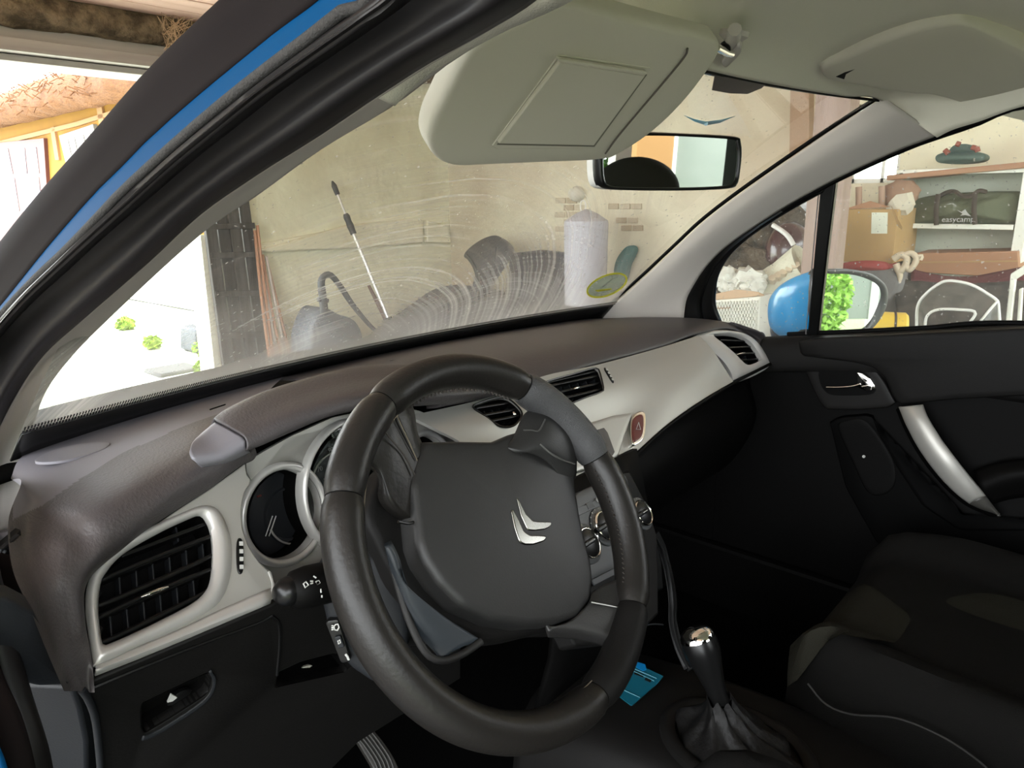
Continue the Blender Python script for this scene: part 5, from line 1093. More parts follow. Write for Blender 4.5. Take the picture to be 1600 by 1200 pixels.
# --- lower driver panel
LP = Pl(at(130, 1072, y=.168), at(440, 958, y=.165), at(200, 1190, y=.20))
low = prism('lower_panel', LP.pts([(140, 1066), (135, 1080), (150, 1120), (158, 1210), (170, 1300), (420, 1300), (560, 1160), (720, 1060), (720, 1000), (620, 960), (520, 940), (432, 942), (420, 948)], 0), LP.n, .012, DARK, db)
nich = [(222, 1103), (232, 1095), (310, 1058), (328, 1052), (330, 1062), (326, 1078), (316, 1090), (240, 1138), (224, 1142)]
slot = [(434, 1052), (470, 1035), (520, 1022), (560, 1030), (540, 1050), (430, 1075)]
cut(low, [cutter(LP, nich, .02, .05), cutter(LP, slot, .02, .05, 40, True)])
bevel(low, .002, 2)
well('release_niche', LP.pts(nich, 0), LP.n, .02, BLACK, db); well('switch_slot', LP.pts(slot, 0), LP.n, .03, BLACK, db, smoothc=False)
loft('niche_lip', [LP.pts([(326, 1050), (332, 1064), (328, 1082), (316, 1096), (240, 1145), (224, 1150)], .001), LP.pts([(330, 1048), (338, 1064), (332, 1086), (318, 1102), (240, 1152), (222, 1158)], .002)], DARKB, db, nu=24, nv=4, thick=.002)
prism('release_icon', LP.pts([(262, 1098), (268, 1085), (277, 1090), (270, 1096)], -.010), LP.n, .002, WHITEI, db)
lathe('niche_button', LP(280, 1090, -.017), LP.n, [(.012, 0), (.012, .004), (.009, .006)], BLACKG, db, seg=20)
tube('key_tag', LP.pts([(470, 1046), (484, 1042), (488, 1050)], -.02), .003, mat('pale_tag', (.35, .34, .28), .6), db, n=6, res=6)
for l in ([(138, 1078), (200, 1052), (300, 1012), (400, 975), (425, 962)], [(425, 962), (436, 975), (437, 1010), (433, 1055)]): tube('panel_gap', LP.pts(l, .0005), .0016, BLACKG, db, n=20, res=6)
loft('under_silver', [[p-SP.n*.004 for p in SP.pts([(146, 1046), (238, 1012), (330, 976), (426, 936)], 0)], [p-SP.n*.025 for p in SP.pts([(146, 1056), (238, 1026), (330, 990), (426, 946)], 0)], LP.pts([(140, 1080), (238, 1042), (330, 1004), (426, 965)], -.004)], BLACK, db, nu=12, nv=8, thick=.003)
tube('kick_edge', LP.pts([(128, 1078), (140, 1096), (150, 1130), (157, 1200), (160, 1260)], .004), .003, DARKB, db, n=16, res=8)

# ================================================================ steering column shroud, stalk, level switch
col = thing('steering_column', 'dark steering column shroud behind the wheel with a switch panel', 'steering column', (-.36, .1, .85))
wn = V((0, -.838, .545)); wb_ = V((0, .545, .838)); wa = V((1, 0, 0)); wc = V((-.361, .008, .923))
tube('shroud', [wc-wn*.05-wb_*.02, wc-wn*.10-wb_*.02, wc-wn*.16-wb_*.01, wc-wn*.24+wb_*.0], [.060, .070, .075, .07], DARK, col, n=14, res=28, flat=.9)
CS = Pl(at(515, 975, y=.10), at(548, 1040, y=.085), at(540, 960, y=.09))
pad('shroud_cheek', CS.pts([(500, 880), (560, 860), (620, 900), (640, 1000), (600, 1070), (562, 1058), (536, 1035), (515, 1000), (505, 960), (495, 915)], -.001), CS.n, .05, DARKB, col, dome=.004, edge=.01, roundc=True)
sw = pad('level_switch', CS.pts([(509, 974), (513, 970), (528, 968), (547, 1030), (546, 1034), (536, 1037), (532, 1034)], .006), CS.n, .008, BLACKG, col, edge=.001, roundc=False)
box('thumb_wheel', CS(531, 1002, .007), (CS(535, 1001)-CS(531, 1002))*1.2, (CS(534, 1010)-CS(531, 1002))*1.1, CS.n*.002, DARKB, sw, bev=.001)
def icon(P_, pts, off=.0075, r=.0007, closed=False): return tube('printed_icon', P_.pts(pts, off), r, WHITEI, sw, closed=closed, res=5)
icon(CS, [(524, 976), (528, 975), (530, 980), (527, 985), (523, 984), (522, 979)], closed=True); 
for k in range(3): icon(CS, [(518, 978+k*3), (521, 977.5+k*3)])
icon(CS, [(528, 1001), (531, 1000), (532, 1004), (529, 1006)], closed=True, off=.0092)
icon(CS, [(540, 1022), (543, 1026), (545, 1031)], r=.0012)
stl = thing('indicator_stalk', 'black indicator stalk with a round end knob and white light symbols', 'stalk', at(445, 925, y=.12))
sa, sb = at(446, 925, y=.118), at(545, 900, y=.10); sb = wc-wn*.09+wb_*.01+V((-.03, 0, 0)); sa = at(446, 925, y=.105)
sdir = (sb-sa).normalized()
lathe('end_knob', sa, sdir, [(.001, -.010), (.006, -.0095), (.0115, -.004), (.013, .002), (.0125, .006)], BLACKG, stl, seg=28)
lathe('stalk_barrel', sa, sdir, [(.0125, .004), (.0165, .008), (.0185, .02), (.0185, .042), (.0175, .044), (.0165, .07), (.012, .12), (.012, .16)], BLACK, stl, seg=28)
for q in ([(474, 912), (478, 909), (482, 914), (477, 918)], [(485, 908), (489, 908)], [(485, 912), (489, 911)], [(493, 909), (498, 907), (500, 911), (495, 914)], [(501, 920), (502, 926)], [(503, 930), (503, 934)], [(490, 900), (494, 903)]):
    ysr = .105
    P3 = [at(*p, pl=Pl(sa+sdir*.04-wn*0+(CAM-sa).normalized()*.0195, sa, n=(CAM-sa-sdir*(CAM-sa).dot(sdir)))) for p in q]
    tube('printed_icon', P3, .0007, WHITEI, stl, res=5, closed=len(q) > 2)
# right-hand stalk glimpsed through the wheel
tube('wiper_stalk', [wc-wn*.09+V((.04, 0, .01)), wc-wn*.085+V((.10, 0, .02)), wc-wn*.08+V((.15, 0, .03))], [.010, .009, .011], BLACK, col, n=8, res=14)

# ================================================================ steering wheel
whl = thing('steering_wheel', 'black leather steering wheel with a worn grey section and chrome double-chevron badge', 'steering wheel', wc)
WP0 = Pl(wc, wc, n=wn)
def WP(px, py, off=0): return at(px, py, pl=WP0, off=off)
def wang(px, py):
    q = WP(px, py)-wc; return math.atan2(q.dot(wb_), q.x)
RR = .1700; RS = .0175
def rimp(t, R_=RR, off=0): return wc+wa*math.cos(t)*R_+wb_*math.sin(t)*R_+wn*off
def rim(name, t0, t1, mat_, r=RS, flat=1.0, label=None, n=None):
    if t1 < t0: t1 += 2*PI
    n = n or max(8, int((t1-t0)*22))
    vv = []; res = 20
    for i in range(n):
        t = t0+(t1-t0)*i/(n-1); c = rimp(t); e = (c-wc).normalized(); k = 1.0
        if i in (0, n-1): k = .86
        if i in (1, n-2) : k = .97
        for j in range(res):
            a = 2*PI*j/res; vv.append(c+e*math.cos(a)*r*k+wn*math.sin(a)*r*k*1.12)
    # tighter spacing at the ends
    fs = [(i*res+j, i*res+(j+1) % res, (i+1)*res+(j+1) % res, (i+1)*res+j) for i in range(n-1) for j in range(res)]+[tuple(range(res))[::-1], tuple((n-1)*res+j for j in range(res))]
    o = obj(name, vv, fs, mat_, whl, label=label, auto=60); fixn(o); return o
a1, a2, a3, a4, a5, a6 = wang(582, 619), wang(510, 772), wang(818, 581), wang(947, 701), wang(1002, 958), wang(933, 1096)
e_ = .004
rim('rim_leather', a3+e_, a1-e_, LEATH, label='smooth black leather at the top of the rim')
rim('rim_leather', a1+e_, a2-e_, LEATH); rim('rim_leather', a2+e_, a6+2*PI-e_, LEATH)
rim('rim_insert', a4+e_, a3-e_, WORN, r=RS*1.06, label='worn grey textured rim section')
rim('rim_leather', a5+e_, a4-e_, LEATH); rim('rim_insert', a6+e_, a5-e_, DARK, r=RS*1.02)
rim('rim_core', 0, 2*PI-1e-3, BLACK, r=RS*.84, n=90)
# seam threads along the inside of the rim
def seamline(t0, t1, R_, off, m, r=.0007, zig=0):
    if t1 < t0: t1 += 2*PI
    n = int((t1-t0)*60); P3 = [rimp(t0+(t1-t0)*i/n, R_+(zig if i % 2 else -zig), off) for i in range(n+1)]
    return tube('stitching', P3, r, m, whl, res=5)
seamline(a1, a2, RR-RS*.88, .0075, STITCH, .0005); seamline(a2, a6+2*PI, RR-RS*.88, .0075, STITCH, .0005)
seamline(a5+.12, a4-.05, RR-RS*.95, .005, STITCHD, .0009, .0022); seamline(a3+.08, a1-.08, RR-RS*.98, -.006, STITCHD, .0009, .002)
# hub lower shell
shell = [(593, 850), (575, 800), (600, 730), (640, 700), (663, 690), (780, 690), (885, 700), (903, 800), (925, 900), (925, 955), (895, 985), (851, 989), (802, 1000), (751, 1001), (700, 975), (660, 945), (622, 905)]
pad('hub_shell', [WP(*p, -.040) for p in shell], wn, .030, DARK, whl, dome=.004, edge=.008, nu=90)
padp = [(663, 688), (716, 687), (772, 688), (800, 676), (830, 668), (862, 676), (888, 700), (899, 727), (902, 760), (913, 825), (927, 877), (930, 905), (925, 938), (907, 962), (872, 975), (826, 978), (775, 970), (723, 946), (689, 912), (665, 877), (655, 850), (648, 791), (643, 756), (650, 715)]
WOFF = -.012
hub = pad('airbag_cover', [WP(*p, WOFF) for p in padp], wn, .035, HUBM, whl, dome=.007, edge=.008, nu=160, roundc=False, label='matt charcoal airbag cover')
# fork of the lower spoke reaching the rim at upper right
fk = [[WP(790, 700, -.012), WP(801, 684, -.010), WP(818, 648, -.008), WP(832, 638, -.012)],
      [WP(815, 706, -.004), WP(832, 690, .001), WP(850, 655, .004), WP(855, 636, -.002)],
      [WP(838, 712, -.004), WP(856, 700, .004), WP(872, 668, .006), WP(885, 655, .0)],
      [WP(865, 730, -.006), WP(885, 722, -.002), WP(893, 690, .002), WP(900, 672, -.002)],
      [WP(880, 760, -.016), WP(899, 748, -.014), WP(902, 715, -.010), WP(908, 695, -.010)]]
loft('spoke_bridge', fk, HUBM, whl, nu=20, nv=20, thick=.012, label='raised twin-ridged spoke towards the worn rim')
tube('bridge_edge', [WP(844, 694, .004), WP(860, 708, .005), WP(878, 718, .003), WP(898, 725, -.002)], .0011, mat('scuffed_edge', (.06, .06, .055), .4), whl, n=14, res=6)
tube('bridge_edge', [WP(818, 672, .0), WP(830, 672, .003), WP(842, 673, .005), WP(852, 655, .007)], .0009, mat('scuffed_edge_dark', (.04, .04, .038), .4), whl, n=14, res=6)
# left upper spoke (leather wrapped)
ls = [[WP(586, 622, -.004), WP(545, 690, -.004), WP(524, 745, -.006), WP(522, 785, -.010)],
      [WP(600, 632, .002), WP(578, 680, .0), WP(566, 735, -.004), WP(560, 760, -.012)],
      [WP(618, 645, .0), WP(605, 690, -.004), WP(596, 735, -.010), WP(592, 758, -.018)],
      [WP(634, 675, -.006), WP(625, 715, -.010), WP(618, 765, -.014), WP(612, 800, -.020)],
      [WP(655, 712, -.014), WP(646, 755, -.016), WP(648, 790, -.018), WP(650, 815, -.022)]]
ls = [[WP(576, 622, .004), WP(590, 616, .002), WP(606, 622, .000), WP(620, 645, -.002), WP(640, 685, -.008), WP(656, 716, -.014)],
      [WP(562, 655, .006), WP(578, 650, .004), WP(596, 655, .001), WP(615, 680, -.002), WP(636, 715, -.010), WP(650, 745, -.016)],
      [WP(556, 690, .004), WP(572, 690, .002), WP(590, 700, -.002), WP(612, 725, -.006), WP(632, 750, -.012), WP(646, 770, -.018)],
      [WP(556, 712, -.004), WP(573, 716, -.004), WP(592, 735, -.008), WP(608, 775, -.012), WP(625, 800, -.018), WP(648, 812, -.022)]]
loft('spoke', ls, LEATH, whl, nu=30, nv=20, thick=.016, label='leather covered upper left spoke')
tube('stitching', [WP(586, 650, .006), WP(606, 680, .003), WP(632, 712, -.006), WP(648, 742, -.012)], .0008, STITCHD, whl, n=16, res=5)
loft('spoke_flank', [[WP(612, 628, .003), WP(624, 658, .000), WP(639, 690, -.006), WP(652, 720, -.013)], [WP(628, 622, -.002), WP(640, 650, -.004), WP(650, 685, -.010), WP(660, 712, -.016)], [WP(640, 618, -.014), WP(648, 645, -.016), WP(653, 676, -.020), WP(663, 700, -.024)]], LEATH, whl, nu=24, nv=12, thick=.006, label='worn inner flank of the upper left spoke')
tube('stitching', [WP(612, 628, .0035), WP(624, 658, .001), WP(639, 690, -.005), WP(652, 720, -.012)], .0006, STITCH, whl, n=20, res=5)
tube('spoke_seam', [WP(622, 815, -.016), WP(640, 818, -.018), WP(652, 812, -.018)], .0014, BLACKG, whl, n=8, res=6)
# right lower spoke
rs = [[WP(925, 925, -.016), WP(940, 915, -.012), WP(962, 905, -.008), WP(985, 890, -.002)],
      [WP(918, 944, -.010), WP(940, 946, -.006), WP(965, 950, -.002), WP(995, 958, .002)],
      [WP(895, 968, -.012), WP(925, 972, -.008), WP(958, 980, -.004), WP(990, 990, .002)],
      [WP(858, 984, -.016), WP(905, 988, -.012), WP(948, 996, -.006), WP(984, 1010, .0)],
      [WP(856, 996, -.026), WP(905, 1000, -.022), WP(945, 1012, -.016), WP(972, 1040, -.006)]]
loft('spoke', rs, mat('spoke_plastic', (.014, .0135, .013), .45, bump=(500, .3, .0006)), whl, nu=24, nv=24, thick=.016, label='smooth lower right spoke')
tube('spoke_trim', [WP(923, 941, -.007), WP(950, 946, -.003), WP(978, 952, .001), WP(1000, 958, .008)], .0011, mat('dull_chrome', (.22, .22, .21), .3, metal=1), whl, n=16, res=6, label='thin silver line across the spoke')
# lower left opening blade of the shell
lb2 = [[WP(600, 850, -.020), WP(628, 905, -.022), WP(690, 960, -.026), WP(752, 1000, -.030)], [WP(610, 890, -.030), WP(640, 950, -.030), WP(675, 985, -.030), WP(720, 1012, -.030)], [WP(625, 930, -.040), WP(648, 985, -.040), WP(672, 1012, -.038), WP(690, 1030, -.036)]]
loft('lower_blade', lb2, HUBB, whl, nu=20, nv=12, thick=.008, label='blue-grey lower blade behind the hub')
tube('blade_edge', [WP(612, 880, -.030), WP(636, 960, -.036), WP(662, 1015, -.036), WP(688, 1032, -.034), WP(722, 1022, -.032), WP(752, 1002, -.028)], .0035, HUBM, whl, n=24, res=8)
# scuff on the lower right inside edge
# badge
BADGE = mat('soft_chrome', (.25, .245, .22), .16, metal=1)
def hoff(): return WOFF+.0062
for ch_ in ([(808, 777), (812, 782), (822, 803), (833, 814), (846, 815), (861, 815), (863, 817), (860, 823), (852, 827), (836, 829), (825, 828), (815, 806)], [(799, 797), (802, 795), (808, 806), (819, 830), (828, 836), (842, 836), (854, 837), (855, 841), (850, 846), (834, 851), (820, 851), (812, 846), (805, 825)]):
    Q = [WP(*p, WOFF+.0080) for p in ch_]
    o = prism('chevron_badge', lin(Q, 40, True), wn, .003, BADGE, whl, bev=.0016, seg=3, label='chrome chevron')
# key area, dark column behind hub
# ================================================================ console, gear lever, handbrake area, card
cs = thing('centre_console', 'dark centre console between the front seats', 'console', (0, -.1, .4))
G0 = [V((-.13, .20, .45)), V((-.125, .05, .49)), V((-.12, -.1, .505)), V((-.12, -.3, .50)), V((-.12, -.7, .50))]
G1 = [V((-.06, .22, .47)), V((-.05, .06, .51)), V((-.05, -.1, .525)), V((-.05, -.3, .52)), V((-.05, -.7, .52))]
G2 = [V((.07, .22, .47)), V((.06, .06, .51)), V((.06, -.1, .52)), V((.06, -.3, .52)), V((.06, -.7, .52))]
G3 = [V((.13, .20, .45)), V((.125, .05, .48)), V((.12, -.1, .50)), V((.12, -.3, .50)), V((.12, -.7, .50))]
lo_ = lambda g, dx: [V((p.x+dx, p.y, .25)) for p in g]
loft('console_body', [lo_(G0, -.03), G0, G1, G2, G3, lo_(G3, .03)], mat('console_plastic', (.005, .0046, .0042), .6, spec=.15, bump=(500, .3, .0006)), cs, nu=40, nv=40, thick=.006)
gk = at(1092, 1002, y=-.039); base_ = at(1130, 1165, z=.592)
gl_ = thing('gear_lever', 'gear lever with a chrome topped round knob and black gaiter', 'gear lever', (gk.x, gk.y, .59))

base_ = at(1150, 1165, z=.528); kd = (gk-base_).normalized(); print('lever', gk, base_)
lathe('knob', gk, kd, [(.012, -.085), (.014, -.06), (.018, -.04), (.0235, -.018), (.0245, -.004), (.0225, .006), (.001, .006)], BLACKG, gl_, seg=32)
lathe('knob_cap', gk, kd, [(.0232, .004), (.0225, .009), (.019, .0145), (.011, .018), (.001, .019)], CHROME, gl_, seg=32, label='chrome cap with engraved gear pattern')
gc_ = gk+kd*.0196; gu = (V((1, 0, 0))-kd*kd.x).normalized(); gv = kd.cross(gu)
for q in (((-.009, .006), (-.009, -.006)), ((-.003, .007), (-.003, -.007)), ((.004, .007), (.004, -.007)), ((-.009, 0), (.010, 0)), ((.010, .006), (.010, 0))):
    tube('gear_pattern', [gc_+gu*a+gv*b-kd*(.0006+(a*a+b*b)*22) for a, b in q], .0005, BLACK, gl_, res=4)
gt = []
for j, (s, rx, ry) in enumerate(((.0, .062, .085), (.10, .056, .078), (.3, .040, .056), (.5, .029, .036), (.75, .020, .022), (.95, .0165, .0165))):
    c = base_.lerp(gk-kd*.075, s); gt.append([c+V((math.cos(2*PI*k/24)*rx*(1+.10*math.cos(4*2*PI*k/24+.8)), math.sin(2*PI*k/24)*ry*(1+.10*math.cos(4*2*PI*k/24+.8)), .006*math.sin(k*2.1+j))) for k in range(24)])
loft('gaiter', gt, mat('gaiter_leather', (.005, .0047, .0045), .5, spec=.2, bump=(120, .6, .002)), gl_, nu=48, nv=16, closed=True)
ring2('gaiter_frame', [base_+V((math.cos(a)*.078, math.sin(a)*.105, .004)) for a in [2*PI*k/24 for k in range(24)]], [base_+V((math.cos(a)*.060, math.sin(a)*.084, .004)) for a in [2*PI*k/24 for k in range(24)]], DARK, gl_, nu=48, depth=.01, n=V((0, 0, 1)), crown=.004)
# blue card
CDM = mat('turquoise_card', (.0, .065, .10), .5); CDL = mat('pale_blue_print', (.06, .2, .25), .5)
cP = Pl(at(1000, 1065, z=.53), at(985, 1035, z=.535), at(1035, 1055, z=.535))
cdd = thing('blue_card', 'turquoise printed card lying in the tray beside the wheel', 'card', at(1000, 1068, z=.61))
prism('card_sheet', cP.pts([(990, 1035), (1036, 1056), (1028, 1066), (988, 1101), (985, 1101), (964, 1085), (985, 1040)], 0), cP.n, .002, CDM, cdd)
prism('card_flap', cP.pts([(992, 1033), (1008, 1038), (1010, 1046), (1004, 1048), (990, 1040)], .001), cP.n, .001, mat('deep_blue_card', (.0, .12, .30), .4), cdd)
for l in ([(984, 1046), (1022, 1064)], [(986, 1043), (1026, 1060)], [(970, 1076), (1000, 1090)]): tube('printed_line', cP.pts(l, .0005), .0008, CDL, cdd, res=4)
for q in ([(992, 1048), (1006, 1054), (1005, 1058), (991, 1053)], [(1009, 1058), (1018, 1062), (1016, 1066), (1007, 1062)]): prism('print_block', cP.pts(q, .0008), cP.n, .0006, DARK, cdd)
# pedals
pd = thing('clutch_pedal', 'ribbed rubber pedal pad in the dark footwell', 'pedal', at(590, 1170, z=.42))
pP = Pl(at(590, 1170, z=.42), at(560, 1130, z=.44), at(620, 1160, z=.42))
pP = Pl(at(590, 1170, z=.42), at(590, 1170, z=.42), n=V((-.2, -.75, .6)))
pdp = [(545, 1140), (560, 1132), (576, 1134), (600, 1160), (621, 1195), (628, 1225), (600, 1230), (580, 1195), (560, 1162)]
pad('pedal_pad', pP.pts(pdp, 0), pP.n, .012, mat('pedal_rubber', (.02, .018, .015), .6), pd, edge=.003)
for k in range(5):
    o_ = k*6; tube('rib', pP.pts([(552+o_, 1145-o_*.3), (568+o_, 1163-o_*.2), (588+o_, 1195-o_*.2), (594+o_, 1225)], .002), .0016, mat('pedal_rib', (.014, .013, .010), .6), pd, n=12, res=6)
tube('pedal_arm', [pP(560, 1150, -.01), pP(560, 1150, -.01)+V((0, .12, .12)), pP(560, 1150, -.01)+V((0, .2, .3))], .008, BLACK, pd, n=8, res=8)
# ================================================================ seats
def ztop(x, y, x0=.10, x1=.64, y1=-.10):
    u = (x-(x0+x1)/2)/((x1-x0)/2); v = (y1-y)/.5
    side = max(0, abs(u)-.55)/.45; zz = .60+.035*math.sin(min(1, side)*PI*.7)-.015*v
    zz -= .09*max(0, abs(u)-.88)/.12 if abs(u) > .88 else 0
    fr = max(0, .10-v)/.10; zz -= .05*fr*fr
    return zz
def seat(name, label, mirror):
    s = thing(name, label, 'car seat', (.37*mirror, -.4, .3))
    X = lambda x: x*mirror
    rows = []
    for i in range(22):
        y = -.10-.56*i/21; x0, x1 = .08, .64
        if i < 7: k = (1-(i/7))**2; x0 += .05*k; x1 -= .08*k
        row = [V((X(x0), y, .38))]
        for j in range(23):
            x = x0+(x1-x0)*j/22; row.append(V((X(x), y, ztop(.10+.54*j/22, y)-(.03 if j in (0, 22) else 0))))
        row.append(V((X(x1), y, .38))); rows.append(row)
    rows.insert(0, [V((p.x, -.10+.004, min(p.z, .40))) for p in rows[0]])
    c = loft('seat_cushion', rows, SEATF, s, nu=50, nv=0, straight=True, thick=0); 
    # backrest
    R_ = []
    for i in range(14):
        t = i/13; z = .56+.62*t; y0 = -.60-.20*t; w = .25-.05*t*t; R_.append([V((X(.37)+w*math.cos(a), y0+.07*math.sin(a)*(1-.3*t), z)) for a in [2*PI*k/24 for k in range(24)]])
    loft('backrest', R_, SEATF, s, nu=36, nv=24, closed=True, cap=True)
    hr = blob('headrest', (X(.37), -.83, 1.185), (.12, .05, .085), SEATG, s, amp=.0, sub=4)
    for dx in (-.05, .05): tube('headrest_post', [V((X(.37)+dx, -.82, 1.10)), V((X(.37)+dx, -.83, 1.16))], .006, CHROME, s, res=8)
    return s, c
sp1, cu1 = seat('passenger_seat', 'black fabric passenger seat with a grey cushion patch', 1)
seat('driver_seat', 'black fabric driver seat by the open door', -1)
# grey fabric patches on the passenger cushion
def patch(pix, z0=.61):
    P2 = crv([at(*p, z=z0) for p in pix], 40, True); c = sum(P2, V((0, 0, 0)))/40; rows = []
    for j in range(6):
        s = 1-j/5.02; rows.append([V(((c+(p-c)*s).x, (c+(p-c)*s).y, 0)) for p in P2])
    for r in rows:
        for p in r:
            q = p; x = min(max(q.x, .11), .63); p.z = ztop(x, q.y)+.002
    return loft('cushion_patch', rows, SEATG, sp1, nu=40, nv=0, closed=True, straight=True, label='lighter grey fabric patch')
patch([(1236, 1008), (1240, 975), (1262, 940), (1300, 908), (1345, 897), (1380, 920), (1420, 948), (1424, 960), (1400, 995), (1380, 1014), (1350, 1019), (1300, 1014), (1255, 1012)])
patch([(1480, 930), (1520, 916), (1570, 918), (1640, 940), (1640, 975), (1560, 960)])
def on_seat(l, off=.003): return [V((p.x, p.y, ztop(min(max(p.x, .11), .63), p.y)+off)) for p in crv([at(*q, z=.61) for q in l], 40)]
tube('cushion_piping', [at(*q, x=.078) for q in [(1262, 1068), (1290, 1100), (1330, 1116), (1400, 1122), (1470, 1150), (1530, 1190), (1570, 1230)]], .0014, mat('seam_piping', (.006, .0055, .0045), .8), sp1, n=30, res=6)

# ================================================================ passenger door
dr = thing('passenger_door', 'black passenger door panel with silver pull handle and dusty window', 'car door', (.72, -.2, .5))
D0 = [at(1196, 526, x=.735), at(1230, 524, x=.735), at(1277, 522, x=.735), at(1350, 519, x=.735), at(1450, 514, x=.735), at(1600, 507, x=.735), V((.735, -.75, 1.02))]
D1 = [p+V((-.022, 0, -.004)) for p in D0]; D2 = [p+V((-.036, 0, -.03)) for p in D0]; D3 = [p+V((-.036, 0, -.075)) for p in D0]; D4 = [V((.712, p.y, .86)) for p in D0]
loft('upper_panel', [D0, D1, D2, D3, D4], DARK, dr, nu=50, nv=24, thick=.01)
bx('door_slab', .722, .76, -.78, .34, .26, .90, BLACK, dr, bev=.01)
DPL = Pl(at(1400, 700, x=.712), at(1400, 700, x=.712), n=V((-1, 0, .0)))
D = lambda l, off=0: [at(p[0], p[1], x=.712-off) for p in l]
pad('upper_trim', D([(1246, 535), (1277, 528), (1400, 523), (1850, 500), (1850, 604), (1600, 619), (1500, 624), (1402, 633), (1392, 618), (1382, 592), (1362, 574), (1330, 566), (1250, 556)], .022), V((-1, 0, 0)), .03, DARK, dr, edge=.008, dome=.002, roundc=False, nu=120, label='padded upper trim')
pad('handle_surround', D([(1252, 560), (1300, 560), (1345, 567), (1370, 580), (1384, 600), (1400, 630), (1388, 637), (1340, 641), (1290, 640), (1278, 625), (1262, 590)], .012), V((-1, 0, 0)), .02, mat('brown_black_plastic', (.005, .0045, .0042), .5, spec=.2), dr, edge=.004, roundc=False, nu=80)
rc_ = [(1279, 585), (1284, 577), (1310, 574), (1340, 578), (1356, 586), (1366, 600), (1367, 612), (1355, 617), (1310, 618), (1292, 614), (1282, 600)]
prism('handle_recess', crv(D(rc_, .0135), 40, True), V((-1, 0, 0)), .004, mat('recess_black', (.0012, .0012, .0012), .6, spec=.08), dr)
pad('inner_handle', D([(1339, 582), (1348, 584), (1360, 592), (1367, 603), (1367, 608), (1360, 611), (1346, 608), (1339, 604)], .018), V((-1, 0, 0)), .006, CHROME, dr, edge=.001, dome=.002, roundc=False, nu=60, label='chrome inner door handle')
tube('handle_lever', D([(1291, 605), (1315, 605), (1335, 603), (1345, 600)], .018), [.0012, .0018, .002, .003], CHROME, dr, n=12, res=8)
pad('lock_tip', D([(1345, 604), (1356, 602), (1363, 604), (1362, 610), (1352, 611)], .022), V((-1, 0, 0)), .004, CHROME, dr, edge=.001, roundc=False)
pad('door_insert', D([(1296, 660), (1310, 652), (1360, 648), (1372, 680), (1400, 730), (1440, 790), (1500, 830), (1850, 830), (1850, 880), (1420, 880), (1370, 850), (1320, 760)], .006), V((-1, 0, 0)), .02, mat('lower_insert_plastic', (.001, .001, .001), .6, spec=.06), dr, edge=.004, roundc=False, nu=100)
pad('switch_pod', D([(1308, 668), (1320, 656), (1350, 655), (1380, 690), (1400, 730), (1398, 760), (1380, 775), (1355, 770), (1330, 720)], .008), V((-1, 0, 0)), .02, BLACK, dr, edge=.006, nu=80)
lathe('switch_light', at(1350, 713, x=.698), (-1, 0, 0), [(.003, 0), (.003, .002)], WHITEI, dr, seg=12)
# lower border of the pocket and armrest
loft('armrest', [D([(1520, 735), (1560, 722), (1620, 715), (1850, 705)], .012), D([(1530, 760), (1570, 745), (1620, 738), (1850, 728)], .035), D([(1545, 790), (1580, 780), (1630, 775), (1850, 765)], .012)], BLACK, dr, nu=16, nv=10, thick=.01)
# silver pull
p0 = [(1404, 636), (1410, 634), (1425, 633), (1442, 632)]
PL0 = [(1404, 636), (1416, 665), (1436, 702), (1462, 738), (1490, 768), (1520, 790), (1560, 805)]
PL1 = [(1442, 632), (1450, 652), (1470, 685), (1490, 712), (1512, 740), (1535, 768), (1564, 806)]
om = [.03, .045, .055, .060, .055, .045, .02]
rowsP = []
for f_, ex in ((0, -.018), (.02, -.004), (.25, .004), (.5, .006), (.75, .004), (.98, -.002), (1, -.018)):
    rowsP.append([at(a[0]*(1-f_)+b[0]*f_, a[1]*(1-f_)+b[1]*f_, x=.712-o-ex) for a, b, o in zip(PL0, PL1, om)])
pul = loft('pull_handle', [[q for q in crv(r, 60)][:48] for r in rowsP], SILVER, dr, nu=40, nv=20, thick=.004, label='satin silver door pull')
loft('pull_handle_end', [[q for q in crv(r, 60)][47:] for r in rowsP], mat('grey_pull_end', (.05, .048, .042), .45), dr, nu=16, nv=16, thick=.004, label='darker grey lower end of the door pull')
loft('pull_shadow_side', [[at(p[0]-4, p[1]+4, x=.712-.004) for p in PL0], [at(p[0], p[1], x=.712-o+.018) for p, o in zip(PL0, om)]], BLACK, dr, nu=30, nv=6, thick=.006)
# window frame, divider, glass
fo = [(1068, 500), (1072, 472), (1084, 447), (1105, 416), (1132, 389), (1175, 358), (1222, 328), (1264, 303), (1304, 283)]
fi = [(1127, 506), (1117, 478), (1117, 455), (1121, 432), (1136, 404), (1165, 375), (1199, 350), (1240, 325), (1281, 302)]
dxf = [.055]*9
loft('window_frame', [[Rp(*p, .055) for p in fo], [Rp((a[0]*.55+b[0]*.45), (a[1]*.55+b[1]*.45), .070) for a, b in zip(fo, fi)], [Rp((a[0]*.45+b[0]*.55), (a[1]*.45+b[1]*.55), .085) for a, b in zip(fo, fi)], [Rp(*p, .085) for p in fi]], BLACKG, dr, nu=50, nv=12, thick=.006)
WG = Pl(at(1275, 520, x=.735), at(1600, 508, x=.735), at(1500, 200, x=.62))
prism('window_divider', WG.pts([(1281, 298), (1306, 284), (1292, 400), (1278, 525), (1261, 525), (1272, 400)], .006), WG.n, .02, BLACKG, dr, bev=.003)
tube('divider_edge', WG.pts([(1279, 302), (1270, 400), (1259, 522)], .006), .0012, mat('grey_rubber_edge', (.16, .15, .15), .5), dr, n=8, res=6)
qg = prism('quarter_glass', WG.pts([(1110, 515), (1112, 455), (1120, 425), (1136, 400), (1165, 370), (1199, 346), (1281, 298), (1270, 400), (1259, 526), (1195, 530)], -.004), WG.n, .003, SIDEG, dr)
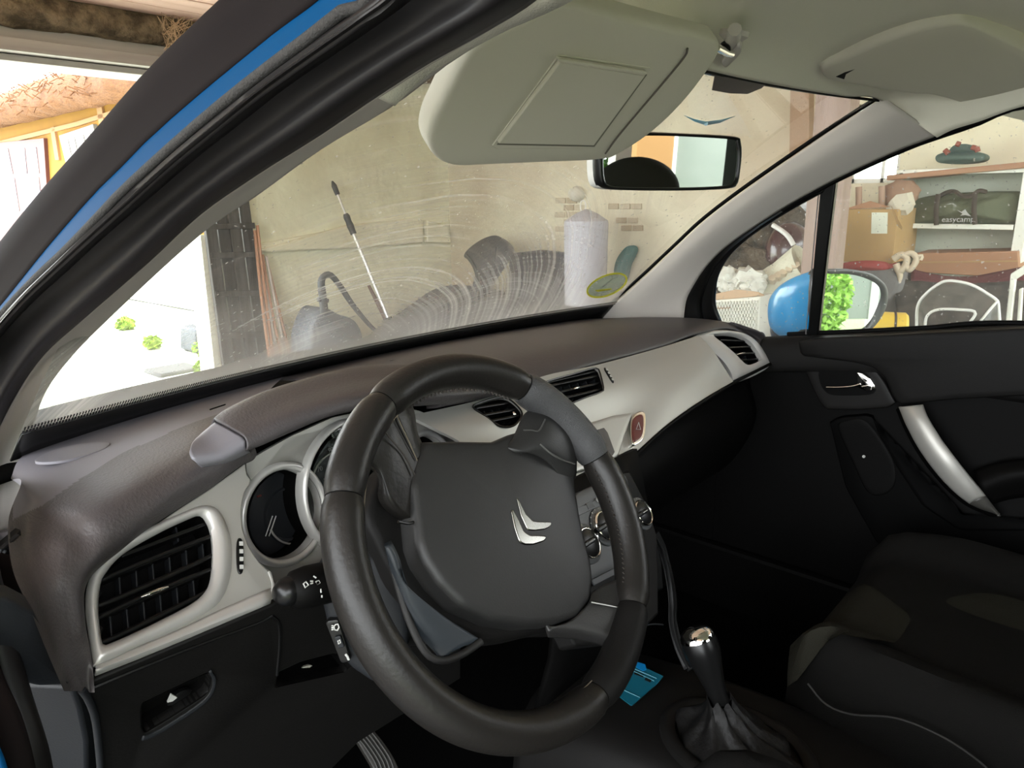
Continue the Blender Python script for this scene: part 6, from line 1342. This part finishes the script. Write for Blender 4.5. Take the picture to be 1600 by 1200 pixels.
wg = prism('window_glass', WG.pts([(1304, 284), (1400, 236), (1464, 210), (1600, 160), (1760, 110), (1800, 500), (1600, 512), (1277, 526)], -.004), WG.n, .003, SIDEG, dr)
tube('window_sill_seal', [p+V((.002, 0, .002)) for p in D0[1:]], .005, BLACK, dr, n=30, res=8)

# ================================================================ outside mirror
mr = thing('door_mirror', 'bright blue door mirror with its glass seen through the passenger window', 'door mirror', (.95, .15, .95))
mcx = .96
blue = [(1197, 500), (1195, 480), (1197, 466), (1206, 451), (1225, 440), (1250, 430), (1275, 425), (1300, 423), (1330, 424), (1360, 434), (1380, 449), (1388, 468), (1380, 490), (1365, 508), (1345, 518), (1300, 522), (1250, 524), (1215, 522), (1203, 514)]
gN = V((-.42, -.90, .0)).normalized(); 
MG = Pl(at(1330, 470, x=.99), at(1330, 470, x=.99), n=gN)
gli = [(1284, 430), (1300, 428), (1330, 429), (1355, 436), (1372, 447), (1376, 462), (1370, 480), (1360, 500), (1345, 514), (1320, 520), (1285, 522), (1279, 500), (1278, 460)]
glo = [(1278, 422), (1300, 421), (1332, 421), (1362, 428), (1383, 444), (1388, 462), (1383, 485), (1370, 506), (1352, 521), (1322, 530), (1280, 532), (1268, 500), (1268, 450)]
ring2('mirror_rim', MG.pts(glo, 0), MG.pts(gli, -.004), mat('grey_black_rim', (.03, .032, .034), .4), mr, nu=80, depth=.02, n=gN, crown=.004)
prism('mirror_glass', crv(MG.pts(gli, -.003), 60, True), MG.n, .003, MIRG, mr)
# shell: rounded bowl from the rim forward
gO = crv(MG.pts(glo, -.002), 60, True); cg = sum(gO, V((0, 0, 0)))/60
hull = [gO]
tipc = at(1222, 482, x=.93)
for k in range(1, 8):
    t = k/7; r_ = math.cos(t*PI/2)**1.0 if k < 7 else .02; c = cg.lerp(at(1212, 490, x=.99), math.sin(t*PI/2)**1.1)-gN*0
    hull.append([c+(p-cg)*max(r_, .02) for p in gO])
loft('mirror_shell', hull, MPAINT, mr, nu=60, nv=24, closed=True, label='bright blue mirror shell')
pad('lower_shell', [at(*p, x=.935) for p in [(1203, 512), (1230, 506), (1262, 506), (1262, 540), (1215, 540)]], V((-1, -.3, 0)), .05, mat('black_mirror_base', (.05, .055, .07), .4), mr, edge=.008)
tube('mirror_foot', [at(1262, 530, x=.93), at(1250, 535, x=.80)], [.03, .02], BLACK, mr, res=12)
print('tris', sum(len(m.polygons) for m in bpy.data.meshes))
